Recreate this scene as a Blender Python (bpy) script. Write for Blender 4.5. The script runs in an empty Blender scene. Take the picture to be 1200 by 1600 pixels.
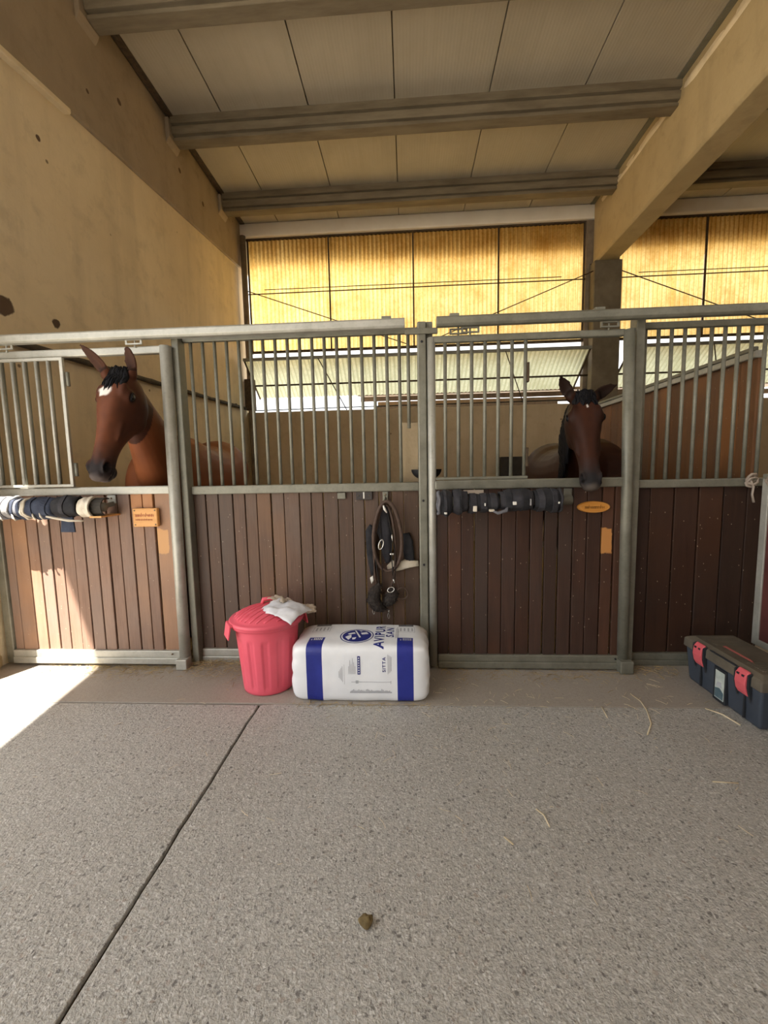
import bpy, bmesh, math, random
from mathutils import Vector, Matrix, noise
from mathutils.bvhtree import BVHTree
random.seed(7)
S = bpy.context.scene
COL = S.collection
V3 = Vector

# ------------------------------------------------------------------ camera
cam_d = bpy.data.cameras.new('camera'); cam = bpy.data.objects.new('camera', cam_d); COL.objects.link(cam)
cam_d.sensor_fit = 'HORIZONTAL'; cam_d.sensor_width = 36.0; cam_d.lens = 36.0*640/1200
cam_d.clip_start = 0.02; cam_d.clip_end = 300
_r, _u, _f = V3((.99814894, .05742172, -.02003618)), V3((.0141657, .10087599, .99479815)), V3((-.05914419, .99324055, -.09987585))
cam.matrix_world = Matrix(((_r.x, _u.x, -_f.x, 0), (_r.y, _u.y, -_f.y, 0), (_r.z, _u.z, -_f.z, 1.35), (0, 0, 0, 1)))
S.camera = cam

# ------------------------------------------------------------------ world, sun, exposure
w = bpy.data.worlds.new('sky'); S.world = w; w.use_nodes = True
bg = w.node_tree.nodes['Background']; bg.inputs[0].default_value = (.97, .985, 1.0, 1); bg.inputs[1].default_value = 1.6
SUN = V3((.21, .47, -1.0)).normalized()
sd = bpy.data.lights.new('sun', 'SUN'); sd.energy = 17.0; sd.angle = math.radians(.5); sd.color = (1, .95, .86)
sun = bpy.data.objects.new('sun', sd); COL.objects.link(sun); sun.rotation_euler = SUN.to_track_quat('-Z', 'Y').to_euler(); sun.location = (-6, -8, 14)
S.view_settings.view_transform = 'Standard'; S.view_settings.look = 'None'; S.view_settings.gamma = 1.0
S.view_settings.use_curve_mapping = False; S.view_settings.exposure = 0.68

# ------------------------------------------------------------------ material helpers
class NT:
    def __init__(s, name):
        s.m = bpy.data.materials.new(name); s.m.use_nodes = True; s.t = s.m.node_tree
        s.b = s.t.nodes['Principled BSDF']; s.out = s.t.nodes['Material Output']
        s._c = None
    def n(s, k, **kw):
        x = s.t.nodes.new(k)
        for a, v in kw.items(): setattr(x, a, v)
        return x
    def l(s, a, b): s.t.links.new(a, b)
    def co(s):
        if s._c is None: s._c = s.n('ShaderNodeTexCoord').outputs['Object']
        return s._c
    def mapped(s, scale):
        m = s.n('ShaderNodeMapping'); m.inputs['Scale'].default_value = scale if hasattr(scale, '__len__') else (scale,)*3
        s.l(s.co(), m.inputs[0]); return m.outputs[0]
    def rnd_co(s, scale):
        oi = s.n('ShaderNodeObjectInfo'); mu = s.n('ShaderNodeMath', operation='MULTIPLY'); mu.inputs[1].default_value = 37.0
        s.l(oi.outputs['Random'], mu.inputs[0])
        ad = s.n('ShaderNodeVectorMath', operation='ADD'); s.l(s.mapped(scale), ad.inputs[0]); s.l(mu.outputs[0], ad.inputs[1])
        return ad.outputs[0]
    def noise(s, scale=5, detail=4, rough=.55, vec=None):
        x = s.n('ShaderNodeTexNoise'); x.inputs['Scale'].default_value = scale; x.inputs['Detail'].default_value = detail; x.inputs['Roughness'].default_value = rough
        s.l(vec if vec is not None else s.co(), x.inputs['Vector']); return x.outputs[0]
    def voro(s, scale, vec=None, out='Distance', feature='F1'):
        x = s.n('ShaderNodeTexVoronoi', feature=feature); x.inputs['Scale'].default_value = scale
        s.l(vec if vec is not None else s.co(), x.inputs['Vector']); return x.outputs[out]
    def ramp(s, fac, stops):
        x = s.n('ShaderNodeValToRGB'); e = x.color_ramp.elements
        while len(e) < len(stops): e.new(.5)
        for el, (p, c) in zip(e, stops):
            el.position = p; el.color = (*c, 1) if hasattr(c, '__len__') else (c, c, c, 1)
        s.l(fac, x.inputs[0]); return x.outputs[0]
    def mix(s, fac, a, b, mode='MIX'):
        x = s.n('ShaderNodeMix', data_type='RGBA', blend_type=mode)
        for sock, v in ((x.inputs[0], fac), (x.inputs[6], a), (x.inputs[7], b)):
            if hasattr(v, 'is_linked'): s.l(v, sock)
            elif hasattr(v, '__len__'): sock.default_value = (*v, 1)
            else: sock.default_value = v
        return x.outputs[2]
    def math(s, op, a, b=0.0, clamp=False):
        x = s.n('ShaderNodeMath', operation=op, use_clamp=clamp)
        for sock, v in ((x.inputs[0], a), (x.inputs[1], b)):
            if hasattr(v, 'is_linked'): s.l(v, sock)
            else: sock.default_value = v
        return x.outputs[0]
    def xyz(s):
        x = s.n('ShaderNodeSeparateXYZ'); s.l(s.co(), x.inputs[0]); return x.outputs
    def bump(s, h, strength=.3, dist=.01):
        x = s.n('ShaderNodeBump'); x.inputs['Strength'].default_value = strength; x.inputs['Distance'].default_value = dist
        s.l(h, x.inputs['Height']); s.l(x.outputs[0], s.b.inputs['Normal'])
    def set(s, col=None, rough=.6, metal=0, spec=.5):
        if col is not None:
            if hasattr(col, 'is_linked'): s.l(col, s.b.inputs['Base Color'])
            else: s.b.inputs['Base Color'].default_value = (*col, 1)
        if hasattr(rough, 'is_linked'): s.l(rough, s.b.inputs['Roughness'])
        else: s.b.inputs['Roughness'].default_value = rough
        s.b.inputs['Metallic'].default_value = metal; s.b.inputs['Specular IOR Level'].default_value = spec
        return s.m

def mottled(name, c1, c2, scale=6, rough=.7, metal=0, bump=.15, bscale=60, stretch=None, spec=.4):
    t = NT(name); vec = t.mapped(stretch) if stretch else None
    f = t.noise(scale, 6, .62, vec)
    col = t.ramp(f, [(.30, c1), (.70, c2)])
    t.bump(t.noise(bscale, 4, .6), bump, .004)
    return t.set(col, rough, metal, spec)

M = {}
# aggregate concrete floor
def floor_mat(name, base, light, dark, agg=1.0, bstr=.75):
    t = NT(name)
    wp = t.n('ShaderNodeVectorMath', operation='ADD'); sc_ = t.n('ShaderNodeVectorMath', operation='SCALE'); nzc = t.n('ShaderNodeTexNoise'); nzc.inputs['Scale'].default_value = 60
    t.l(t.co(), nzc.inputs['Vector']); t.l(nzc.outputs[1], sc_.inputs[0]); sc_.inputs['Scale'].default_value = .022; t.l(t.co(), wp.inputs[0]); t.l(sc_.outputs[0], wp.inputs[1]); W_ = wp.outputs[0]
    big = t.noise(.7, 6, .62); mid = t.noise(6, 6, .65); fine = t.noise(150, 3, .7); med = t.noise(55, 4, .65)
    col = t.mix(t.ramp(big, [(.33, 0), (.67, 1)]), tuple(c*1.08 for c in base), tuple(c*d for c, d in zip(base, (.93, .89, .84))))
    col = t.mix(t.math('MULTIPLY', t.ramp(mid, [(.42, 0), (.7, 1)]), .45), col, tuple(c*d for c, d in zip(base, (1.16, 1.12, 1.1))))
    col = t.mix(t.math('MULTIPLY', t.ramp(med, [(.42, 1), (.56, 0)]), .38*agg), col, tuple(c*.55 for c in base))
    col = t.mix(t.math('MULTIPLY', t.ramp(fine, [(.36, 1), (.52, 0)]), .45*agg), col, tuple(c*.5 for c in base))
    def chips(scale, thr, rad, colr, amt, ch):
        vc = t.voro(scale, W_, 'Color'); sp = t.n('ShaderNodeSeparateColor'); t.l(vc, sp.inputs[0])
        ins = t.ramp(t.voro(scale, W_), [(rad*.6, 1), (rad, 0)])
        return t.math('MULTIPLY', t.math('MULTIPLY', t.ramp(sp.outputs[ch], [(thr, 0), (thr+.03, 1)]), ins), amt*agg), colr
    for args in ((115, .70, .5, light, .6, 1), (130, .74, .5, dark, .6, 0), (62, .84, .42, dark, .75, 0), (70, .82, .42, light, .55, 2), (50, .9, .4, (.30, .19, .13), .35, 1)):
        fac, cc = chips(*args); col = t.mix(fac, col, cc)
    t.bump(t.math('ADD', t.math('ADD', fine, med), t.math('MULTIPLY', t.voro(95, W_), .5)), bstr, .006)
    return t.set(col, t.ramp(mid, [(.3, .45), (.7, .7)]), 0, .5)
M['floor'] = floor_mat('aggregate_concrete', (.475, .46, .425), (.68, .665, .63), (.12, .11, .10))
M['strip'] = floor_mat('smooth_concrete', (.345, .31, .268), (.46, .42, .37), (.16, .14, .12), .35, .2)
M['crack'] = mottled('joint_dirt', (.05, .035, .02), (.13, .09, .05), 30, .95)
M['earth'] = mottled('outside_ground', (.42, .37, .30), (.55, .49, .40), 2, .95)
M['bedding'] = mottled('stall_bedding', (.25, .18, .09), (.42, .32, .18), 14, .95, bump=.6)

# plaster wall with peeled patches
def plaster(name, c1, c2, patches=()):
    t = NT(name)
    big = t.noise(.8, 6, .62); mid = t.noise(5, 6, .65)
    col = t.ramp(big, [(.3, c1), (.7, c2)])
    col = t.mix(t.math('MULTIPLY', t.ramp(mid, [(.52, 0), (.68, 1)]), .35), col, tuple(c*.72 for c in c1))
    st = t.noise(1, 5, .6, t.mapped((3.5, 3.5, .35)))
    col = t.mix(t.math('MULTIPLY', t.ramp(st, [(.5, 0), (.72, 1)]), .3), col, tuple(c*.62 for c in c1))
    ck = t.ramp(t.voro(1.7), [(.018, 1), (.03, 0)])
    col = t.mix(t.math('MULTIPLY', ck, .8), col, (.10, .07, .045))
    if patches:
        g = t.n('ShaderNodeNewGeometry').outputs['Position']
        nz = t.n('ShaderNodeTexNoise'); nz.inputs['Scale'].default_value = 9; nz.inputs['Detail'].default_value = 5; t.l(g, nz.inputs['Vector'])
        for (p, r) in patches:
            d = t.n('ShaderNodeVectorMath', operation='DISTANCE'); t.l(g, d.inputs[0]); d.inputs[1].default_value = p
            dd = t.math('ADD', d.outputs['Value'], t.math('MULTIPLY', t.math('SUBTRACT', nz.outputs[0], .5), r*1.6))
            col = t.mix(t.ramp(dd, [(r*.9, 1), (r*1.05, 0)]), col, (.115, .075, .05))
    t.bump(t.noise(26, 6, .65), .28, .01)
    return t.set(col, .88, 0, .25)
M['wall'] = plaster('beige_plaster', (.66, .54, .36), (.80, .67, .46), [((-2.95, 2.99, 2.61), .085), ((-2.95, 3.44, 2.645), .042), ((-2.95, 3.44, 4.09), .022)])
M['beamL'] = plaster('grey_beige_render', (.30, .235, .165), (.39, .31, .22), [((-2.91, 4.45, 5.18), .03), ((-2.91, 4.0, 4.9), .018), ((-2.91, 5.6, 5.3), .03), ((-2.91, 6.2, 5.25), .03)])
M['beamR'] = plaster('ochre_concrete', (.40, .30, .155), (.50, .385, .21))
M['chip'] = mottled('rough_broken_plaster', (.42, .28, .12), (.78, .62, .36), 7, .9, bump=.8, bscale=30)
M['lowwall'] = plaster('stained_block_wall', (.46, .35, .21), (.58, .46, .30))
M['conc'] = mottled('weathered_concrete', (.125, .098, .062), (.225, .185, .125), 3.5, .85, bump=.3, bscale=45, stretch=(.5, 3, 3))
M['column'] = mottled('grey_concrete', (.12, .095, .058), (.19, .155, .10), 4, .85, bump=.3, bscale=40)
def roofp():
    t = NT('ribbed_roof_sheet'); x = t.xyz()
    f = t.noise(1.2, 5, .6); st = t.noise(2, 4, .6, t.mapped((9, .5, 1)))
    col = t.ramp(f, [(.3, (.41, .365, .285)), (.7, (.49, .44, .345))])
    col = t.mix(t.math('MULTIPLY', t.ramp(st, [(.45, 0), (.7, 1)]), .25), col, (.36, .30, .21))
    t.bump(t.math('SINE', t.math('MULTIPLY', x[0], 180)), .12, .004)
    return t.set(col, .6, 0, .3)
M['roof'] = roofp()
M['fascia'] = mottled('cream_flashing', (.78, .72, .62), (.86, .81, .72), 3, .6)
M['deck'] = mottled('roof_deck', (.2, .18, .15), (.25, .22, .18), 3, .9)
def fiber(name, lo, hi, dirt_shade, grime=.5, top=None):
    t = NT(name); t.t.nodes.remove(t.b)
    st = t.noise(1, 6, .65, t.mapped((22, 22, .8))); bl = t.noise(2.2, 6, .7); fi = t.noise(26, 4, .7)
    col = t.ramp(st, [(.3, lo), (.68, hi)])
    col = t.mix(t.math('MULTIPLY', t.ramp(bl, [(.45, 0), (.7, 1)]), grime), col, dirt_shade)
    col = t.mix(t.math('MULTIPLY', t.ramp(fi, [(.5, 0), (.72, 1)]), grime*.8), col, dirt_shade)
    val = t.math('SINE', t.math('MULTIPLY', t.xyz()[0], 2*math.pi/.0745))   # fold shading painted into the colour along the sheet's valleys
    col = t.mix(t.math('MULTIPLY', t.ramp(t.math('ADD', t.math('MULTIPLY', val, .5), t.math('MULTIPLY', st, .9)), [(.55, 0), (.95, 1)]), .55), col, dirt_shade)
    tr = t.n('ShaderNodeBsdfTranslucent'); df = t.n('ShaderNodeBsdfDiffuse'); mx = t.n('ShaderNodeMixShader'); mx.inputs[0].default_value = .15
    t.l(col, tr.inputs[0]); t.l(col, df.inputs[0]); t.l(tr.outputs[0], mx.inputs[1]); t.l(df.outputs[0], mx.inputs[2])
    t.l(mx.outputs[0], t.out.inputs[0]); return t.m
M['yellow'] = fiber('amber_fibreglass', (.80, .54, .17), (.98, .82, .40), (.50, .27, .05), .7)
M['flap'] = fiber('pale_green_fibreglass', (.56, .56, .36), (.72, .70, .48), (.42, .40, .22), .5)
def galv(name, c1, c2, rough=.5, metal=.35):
    t = NT(name); f = t.noise(9, 6, .65); g = t.noise(60, 4, .6)
    col = t.ramp(f, [(.3, c1), (.7, c2)])
    col = t.mix(t.math('MULTIPLY', t.ramp(g, [(.55, 0), (.75, 1)]), .3), col, tuple(c*.5 for c in c1))
    t.bump(g, .08, .002)
    return t.set(col, t.ramp(f, [(.3, rough-.08), (.7, rough+.12)]), metal, .5)
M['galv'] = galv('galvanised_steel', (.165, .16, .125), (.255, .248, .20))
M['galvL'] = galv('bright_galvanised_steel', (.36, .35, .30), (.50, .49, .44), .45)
M['rust'] = mottled('rusty_dark_steel', (.05, .035, .022), (.12, .08, .045), 20, .8, .3)
M['darkpipe'] = mottled('dark_worn_pole', (.035, .028, .022), (.10, .075, .05), 12, .8)
M['pipe'] = mottled('brown_grey_pipe', (.16, .12, .08), (.24, .19, .13), 8, .7)
def wood(name, c1, c2, c3, vary=.35, patch=None):
    t = NT(name); vec = t.rnd_co((14, 14, .9))
    g = t.noise(2.2, 6, .65, vec); g2 = t.noise(9, 4, .6, t.rnd_co((30, 30, 1.2))); bl = t.noise(1.5, 4, .6, t.rnd_co(1.6))
    col = t.ramp(g, [(.3, c1), (.7, c2)])
    col = t.mix(t.math('MULTIPLY', t.ramp(bl, [(.45, 0), (.75, 1)]), .55), col, c3)
    col = t.mix(t.math('MULTIPLY', t.ramp(g2, [(.5, 0), (.75, 1)]), .4), col, tuple(c*.45 for c in c1))
    oi = t.n('ShaderNodeObjectInfo').outputs['Random']
    r2 = t.math('FRACT', t.math('MULTIPLY', oi, 7.31)); r3 = t.math('FRACT', t.math('MULTIPLY', oi, 13.7))
    gy = (sum(c3)/3); lg = t.noise(1.1, 4, .6, t.rnd_co(1.0))
    col = t.mix(t.math('MULTIPLY', t.math('MULTIPLY', t.ramp(r2, [(.4, 0), (.9, 1)]), t.ramp(lg, [(.35, 0), (.6, 1)])), .5), col, (gy*1.08, gy*.86, gy*.74))
    col = t.mix(t.math('MULTIPLY', t.math('MULTIPLY', t.ramp(r3, [(.5, 0), (.95, 1)]), t.ramp(lg, [(.4, 1), (.62, 0)])), .7), col, (c2[0]*1.45, c2[1]*1.25, c2[2]*.9))
    hs = t.n('ShaderNodeHueSaturation'); t.l(col, hs.inputs['Color'])
    t.l(t.math('ADD', t.math('MULTIPLY', oi, vary*2), 1-vary), hs.inputs['Value'])
    col = hs.outputs[0]
    fl = t.ramp(t.voro(26, t.rnd_co((1, 1, .6))), [(.058, 1), (.08, 0)])
    col = t.mix(t.math('MULTIPLY', fl, .6), col, (.45, .36, .26))
    if patch:
        x = t.xyz(); nz = t.noise(18, 4, .6)
        d = t.math('MAXIMUM', t.math('DIVIDE', t.math('ABSOLUTE', t.math('SUBTRACT', x[0], patch[0])), patch[2]),
                   t.math('DIVIDE', t.math('ABSOLUTE', t.math('SUBTRACT', x[2], patch[1])), patch[3]))
        d = t.math('ADD', d, t.math('MULTIPLY', t.math('SUBTRACT', nz, .5), .7))
        col = t.mix(t.ramp(d, [(.9, 1), (1.0, 0)]), col, patch[4])
    t.bump(g, .25, .004)
    return t.set(col, t.ramp(g, [(.3, .5), (.7, .68)]), 0, .35)
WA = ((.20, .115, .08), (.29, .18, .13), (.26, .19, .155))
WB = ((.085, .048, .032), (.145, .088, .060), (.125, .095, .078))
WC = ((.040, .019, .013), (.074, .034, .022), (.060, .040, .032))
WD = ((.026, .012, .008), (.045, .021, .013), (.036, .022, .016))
M['woodA'] = wood('weathered_pinkish_wood', *WA, .12)
M['woodA_p'] = wood('weathered_wood_with_bare_patch', *WA, .12, (-1.70, .895, .05, .09, (.55, .30, .13)))
M['woodA_q'] = wood('weathered_wood_with_stain', *WA, .12, (-1.82, 1.19, .09, .06, (.42, .20, .09)))
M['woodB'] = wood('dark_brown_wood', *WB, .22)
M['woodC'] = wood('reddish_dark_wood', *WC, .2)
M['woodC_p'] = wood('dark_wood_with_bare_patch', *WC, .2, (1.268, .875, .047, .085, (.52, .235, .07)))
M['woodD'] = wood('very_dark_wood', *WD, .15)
M['woodP'] = wood('partition_wood', (.15, .068, .030), (.23, .11, .05), (.14, .075, .04), .2)
M['maroon'] = mottled('maroon_board', (.075, .02, .018), (.12, .035, .03), 8, .6)
M['plaque'] = mottled('varnished_pine', (.55, .26, .07), (.70, .36, .12), 4, .45, stretch=(1, 1, 12))
M['plaqueC'] = mottled('orange_varnished_wood', (.50, .20, .03), (.62, .28, .055), 4, .45, stretch=(1, 1, 12))
M['ink_red'] = mottled('burnt_red_ink', (.40, .12, .06), (.48, .17, .08), 30, .7)
M['ink_brown'] = mottled('burnt_brown_ink', (.20, .08, .01), (.28, .12, .02), 30, .7)
M['screw'] = mottled('screw_head', (.16, .12, .08), (.25, .2, .14), 30, .4, .8)
M['plate'] = mottled('dark_enamel', (.03, .025, .025), (.06, .05, .045), 20, .5)
M['white'] = mottled('white_paint', (.7, .68, .62), (.8, .78, .72), 20, .6)
M['black'] = mottled('black_rubber', (.010, .010, .012), (.025, .025, .028), 14, .65)
M['bin'] = mottled('pinkish_red_plastic', (.78, .105, .155), (.86, .135, .19), 3, .42, bump=.05)
M['paper'] = mottled('crumpled_feed_bag', (.62, .62, .66), (.80, .80, .83), 9, .5, bump=.3, bscale=25)
M['paper2'] = mottled('translucent_plastic_scrap', (.40, .33, .26), (.58, .48, .38), 12, .4)
def bale_mat():
    t = NT('white_film_with_blue_bands'); x = t.xyz(); nz = t.noise(5, 5, .6)
    col = t.ramp(nz, [(.3, (.80, .82, .85)), (.7, (.90, .91, .93))])
    # brown bedding showing through the clear film at both back top corners
    br = t.math('MULTIPLY', t.ramp(t.math('ABSOLUTE', x[0]), [(.325, 0), (.37, 1)]), t.ramp(t.math('ADD', x[1], t.math('MULTIPLY', nz, .2)), [(.0, 0), (.24, 1)]))
    col = t.mix(t.math('MULTIPLY', br, .8), col, (.30, .20, .11))
    blue = t.ramp(t.noise(9, 3), [(.3, (.012, .022, .22)), (.7, (.022, .035, .30))])
    for cx in (-.263, .270):
        m = t.math('LESS_THAN', t.math('ABSOLUTE', t.math('SUBTRACT', x[0], cx)), .047)
        m = t.math('MULTIPLY', m, t.math('LESS_THAN', x[1], -.065))
        col = t.mix(m, col, blue)
    t.bump(t.noise(11, 5, .6), .25, .012)
    t.b.inputs['Coat Weight'].default_value = .15
    return t.set(col, .38, 0, .5)
M['bale'] = bale_mat()
M['navy'] = mottled('navy_print', (.012, .02, .17), (.02, .03, .22), 20, .4)
M['greyink'] = mottled('grey_print', (.40, .41, .44), (.50, .51, .54), 40, .5)
M['film'] = mottled('white_print', (.72, .73, .76), (.8, .8, .82), 20, .45)
M['darkink'] = mottled('dark_grey_print', (.09, .09, .10), (.15, .15, .16), 30, .5)
M['tbox'] = mottled('slate_blue_plastic', (.040, .050, .068), (.062, .074, .095), 5, .5, bump=.06)
M['tblid'] = mottled('dusty_lid_plastic', (.085, .072, .054), (.15, .125, .09), 6, .85, bump=.2)
M['tbdark'] = mottled('dark_grey_plastic', (.018, .02, .024), (.03, .033, .038), 8, .5)
M['latch'] = mottled('coral_plastic', (.66, .10, .12), (.74, .14, .16), 6, .4, bump=.04)
M['dull_red'] = mottled('dusty_red_plastic', (.22, .06, .045), (.32, .09, .07), 8, .8)
M['sticker'] = mottled('pale_sticker', (.40, .46, .42), (.68, .72, .66), 14, .35)
M['sticker2'] = mottled('blue_sticker_print', (.05, .10, .13), (.14, .2, .22), 14, .35)
M['straw'] = mottled('straw', (.30, .21, .09), (.50, .38, .20), 10, .8)
M['straw_pale'] = mottled('pale_straw', (.55, .45, .28), (.72, .62, .44), 10, .8)
M['dung'] = mottled('dry_dung', (.10, .07, .03), (.22, .16, .07), 40, .95, bump=.8)
M['rope'] = mottled('brown_leather_rope', (.055, .032, .022), (.10, .062, .045), 40, .6, bump=.5, bscale=150)
M['leather'] = mottled('black_leather', (.012, .010, .010), (.03, .026, .024), 20, .45)
M['cloth_grey'] = mottled('charcoal_fabric', (.022, .021, .025), (.042, .040, .046), 20, .9, bump=.4, bscale=200)
M['cloth_black'] = mottled('black_fabric', (.010, .010, .013), (.028, .028, .032), 20, .85, bump=.4, bscale=200)
M['cloth_navy'] = mottled('navy_fabric', (.018, .024, .045), (.045, .055, .085), 16, .85, bump=.4, bscale=200)
M['cloth_light'] = mottled('light_grey_fleece', (.22, .21, .21), (.34, .33, .32), 14, .9, bump=.5, bscale=120)
M['cloth_mid'] = mottled('mid_grey_neoprene', (.10, .10, .115), (.17, .17, .185), 14, .8)
M['cream'] = mottled('cream_fleece', (.52, .45, .34), (.70, .64, .54), 14, .95, bump=.6, bscale=90)
M['fuzz'] = mottled('dark_brown_fleece', (.018, .014, .012), (.05, .04, .034), 60, .98, bump=1.0, bscale=160)
M['steel'] = mottled('polished_steel', (.55, .54, .50), (.68, .67, .63), 20, .25, .9, bump=.02)
M['rag'] = mottled('dirty_rag', (.20, .15, .11), (.42, .35, .29), 9, .95, bump=.5)
M['orange'] = mottled('orange_render', (.62, .33, .16), (.74, .44, .24), 4, .9)
M['plank_out'] = wood('grey_outdoor_boards', (.16, .12, .08), (.26, .2, .14), (.2, .16, .12), .25)
M['manger'] = mottled('dark_manger', (.02, .017, .013), (.05, .04, .03), 8, .8)
M['hair'] = mottled('black_horse_hair', (.004, .004, .005), (.013, .012, .014), 8, .62, stretch=(40, 40, 3), spec=.12)
M['eye'] = NT('wet_dark_eye').set((.008, .005, .004), .14, 0, .5)
def coat(name):
    t = NT(name); a = t.n('ShaderNodeVertexColor', layer_name='coat')
    f = t.noise(240, 3, .6); g = t.noise(6, 5, .6)
    col = t.mix(t.math('MULTIPLY', t.ramp(g, [(.3, 0), (.7, 1)]), .25), a.outputs[0], tuple([.6]*3), 'MULTIPLY')
    t.bump(f, .12, .002)
    return t.set(col, .55, 0, .12)
M['coat'] = coat('bay_coat')

# ------------------------------------------------------------------ mesh helpers
class MB:
    def __init__(s): s.v = []; s.f = []
    def box(s, x0, x1, y0, y1, z0, z1):
        b = len(s.v); s.v += [(x, y, z) for z in (z0, z1) for y in (y0, y1) for x in (x0, x1)]
        s.f += [tuple(b+i for i in q) for q in ((0, 2, 3, 1), (4, 5, 7, 6), (0, 1, 5, 4), (2, 6, 7, 3), (0, 4, 6, 2), (1, 3, 7, 5))]; return s
    def bar(s, p, q, wx, wz, up=(0, 0, 1)):
        p, q, up = V3(p), V3(q), V3(up); d = (q-p).normalized(); sx = d.cross(up).normalized(); sz = sx.cross(d).normalized()
        b = len(s.v)
        for c in (p, q):
            for a, e in ((-1, -1), (1, -1), (1, 1), (-1, 1)): s.v.append(tuple(c+sx*a*wx/2+sz*e*wz/2))
        s.f += [tuple(b+i for i in q4) for q4 in ((3, 2, 1, 0), (4, 5, 6, 7), (0, 1, 5, 4), (1, 2, 6, 5), (2, 3, 7, 6), (3, 0, 4, 7))]; return s
    def loft(s, rings, cap=True, closed=True):
        b = len(s.v); n = len(rings[0])
        for r in rings: s.v += [tuple(p) for p in r]
        for i in range(len(rings)-1):
            for j in range(n if closed else n-1):
                k = (j+1) % n
                s.f.append((b+i*n+j, b+i*n+k, b+(i+1)*n+k, b+(i+1)*n+j))
        if cap and closed:
            s.f.append(tuple(b+j for j in reversed(range(n)))); e = b+(len(rings)-1)*n; s.f.append(tuple(e+j for j in range(n)))
        return s
    def tube(s, pts, r, n=10, cap=True, flat=None):
        pts = [V3(p) for p in pts]; rr = r if hasattr(r, '__len__') else [r]*len(pts)
        rings = []; up = None
        for i, p in enumerate(pts):
            d = (pts[min(i+1, len(pts)-1)]-pts[max(i-1, 0)])
            d = d.normalized() if d.length > 1e-9 else V3((0, 0, 1))
            if up is None: up = V3((0, 0, 1)) if abs(d.z) < .9 else V3((1, 0, 0))
            sx = d.cross(up).normalized(); up = sx.cross(d).normalized()
            fy = flat if flat else 1.0
            rings.append([p+sx*math.cos(2*math.pi*k/n)*rr[i]+up*math.sin(2*math.pi*k/n)*rr[i]*fy for k in range(n)])
        return s.loft(rings, cap)
    def ring(s, c, ax, ay, r, n=28, m=8):   # torus spanned by vectors ax, ay
        c, ax, ay = V3(c), V3(ax), V3(ay); nz = ax.cross(ay).normalized(); b = len(s.v)
        for i in range(n):
            a = 2*math.pi*i/n; d = ax*math.cos(a)+ay*math.sin(a); p = c+d; dn = d.normalized()
            for j in range(m):
                t = 2*math.pi*j/m; s.v.append(tuple(p+dn*math.cos(t)*r+nz*math.sin(t)*r))
        for i in range(n):
            for j in range(m):
                s.f.append((b+i*m+j, b+((i+1) % n)*m+j, b+((i+1) % n)*m+(j+1) % m, b+i*m+(j+1) % m))
        return s
    def ball(s, c, rx, ry=None, rz=None, ax=None, n=16, m=10):
        ry = ry or rx; rz = rz or rx; c = V3(c); X, Y, Z = ax if ax else (V3((1, 0, 0)), V3((0, 1, 0)), V3((0, 0, 1)))
        rings = []
        for i in range(m+1):
            t = math.pi*(i+.02)/(m+.04); rings.append([c+X*rx*math.sin(t)*math.cos(2*math.pi*j/n)+Y*ry*math.sin(t)*math.sin(2*math.pi*j/n)+Z*rz*math.cos(t) for j in range(n)])
        return s.loft(rings)
    def prism(s, prof, f0, f1):  # prof: 2d list; f0,f1 map 2d->3d
        return s.loft([[f0(*p) for p in prof], [f1(*p) for p in prof]])
    def mesh(s, name, smooth=False):
        me = bpy.data.meshes.new(name); me.from_pydata(s.v, [], s.f); me.update()
        bm = bmesh.new(); bm.from_mesh(me); bmesh.ops.recalc_face_normals(bm, faces=bm.faces); bm.to_mesh(me); bm.free()
        if smooth: me.polygons.foreach_set('use_smooth', [True]*len(me.polygons))
        return me
    def build(s, name, mat, parent=None, smooth=False, bevel=0, loc=None, seg=2):
        return link(name, s.mesh(name, smooth), mat, parent, bevel, loc, seg)
def link(name, me, mat, parent=None, bevel=0, loc=None, seg=2):
    o = bpy.data.objects.new(name, me); COL.objects.link(o)
    if mat is not None and not me.materials: me.materials.append(M[mat])
    if parent is not None:
        o.parent = parent
        if loc is None and parent.type == 'EMPTY': loc = -V3(parent.location)   # meshes are written in world coordinates
        elif loc is not None and parent.type == 'EMPTY': loc = V3(loc)-V3(parent.location)
    if loc is not None: o.location = loc
    if bevel:
        b = o.modifiers.new('bevel', 'BEVEL'); b.width = bevel; b.segments = seg; b.limit_method = 'ANGLE'; b.angle_limit = math.radians(40)
    return o
def empty(name, loc):
    o = bpy.data.objects.new(name, None); COL.objects.link(o); o.location = loc; o.empty_display_size = .1; return o
def tag(o, label, cat=None, group=None, kind=None):
    o['label'] = label
    if cat: o['category'] = cat
    if group: o['group'] = group
    if kind: o['kind'] = kind
    return o
def thing(name, loc, label, cat, group=None, kind=None): return tag(empty(name, loc), label, cat, group, kind)
def struct(o, label, cat): return tag(o, label, cat, kind='structure')
def cp(o, loc, parent=None):
    c = o.copy(); COL.objects.link(c); c.parent = parent if parent else o.parent
    base = V3(c.parent.location) if c.parent and c.parent.type == 'EMPTY' else V3((0, 0, 0))
    c.location = V3(loc)-base; return c
def text_mesh(txt, size, ext=.001, bold=0.0):
    cu = bpy.data.curves.new('t', 'FONT'); cu.body = txt; cu.size = size; cu.extrude = ext; cu.offset = bold; cu.space_character = 1.2 if bold else 1.0; cu.align_x = 'CENTER'; cu.align_y = 'CENTER'; cu.resolution_u = 3
    o = bpy.data.objects.new('t', cu); COL.objects.link(o); dg = bpy.context.evaluated_depsgraph_get(); dg.update()
    me = bpy.data.meshes.new_from_object(o.evaluated_get(dg)); bpy.data.objects.remove(o); bpy.data.curves.remove(cu); return me

FY = 2.70   # front plane of the sliding doors
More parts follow.
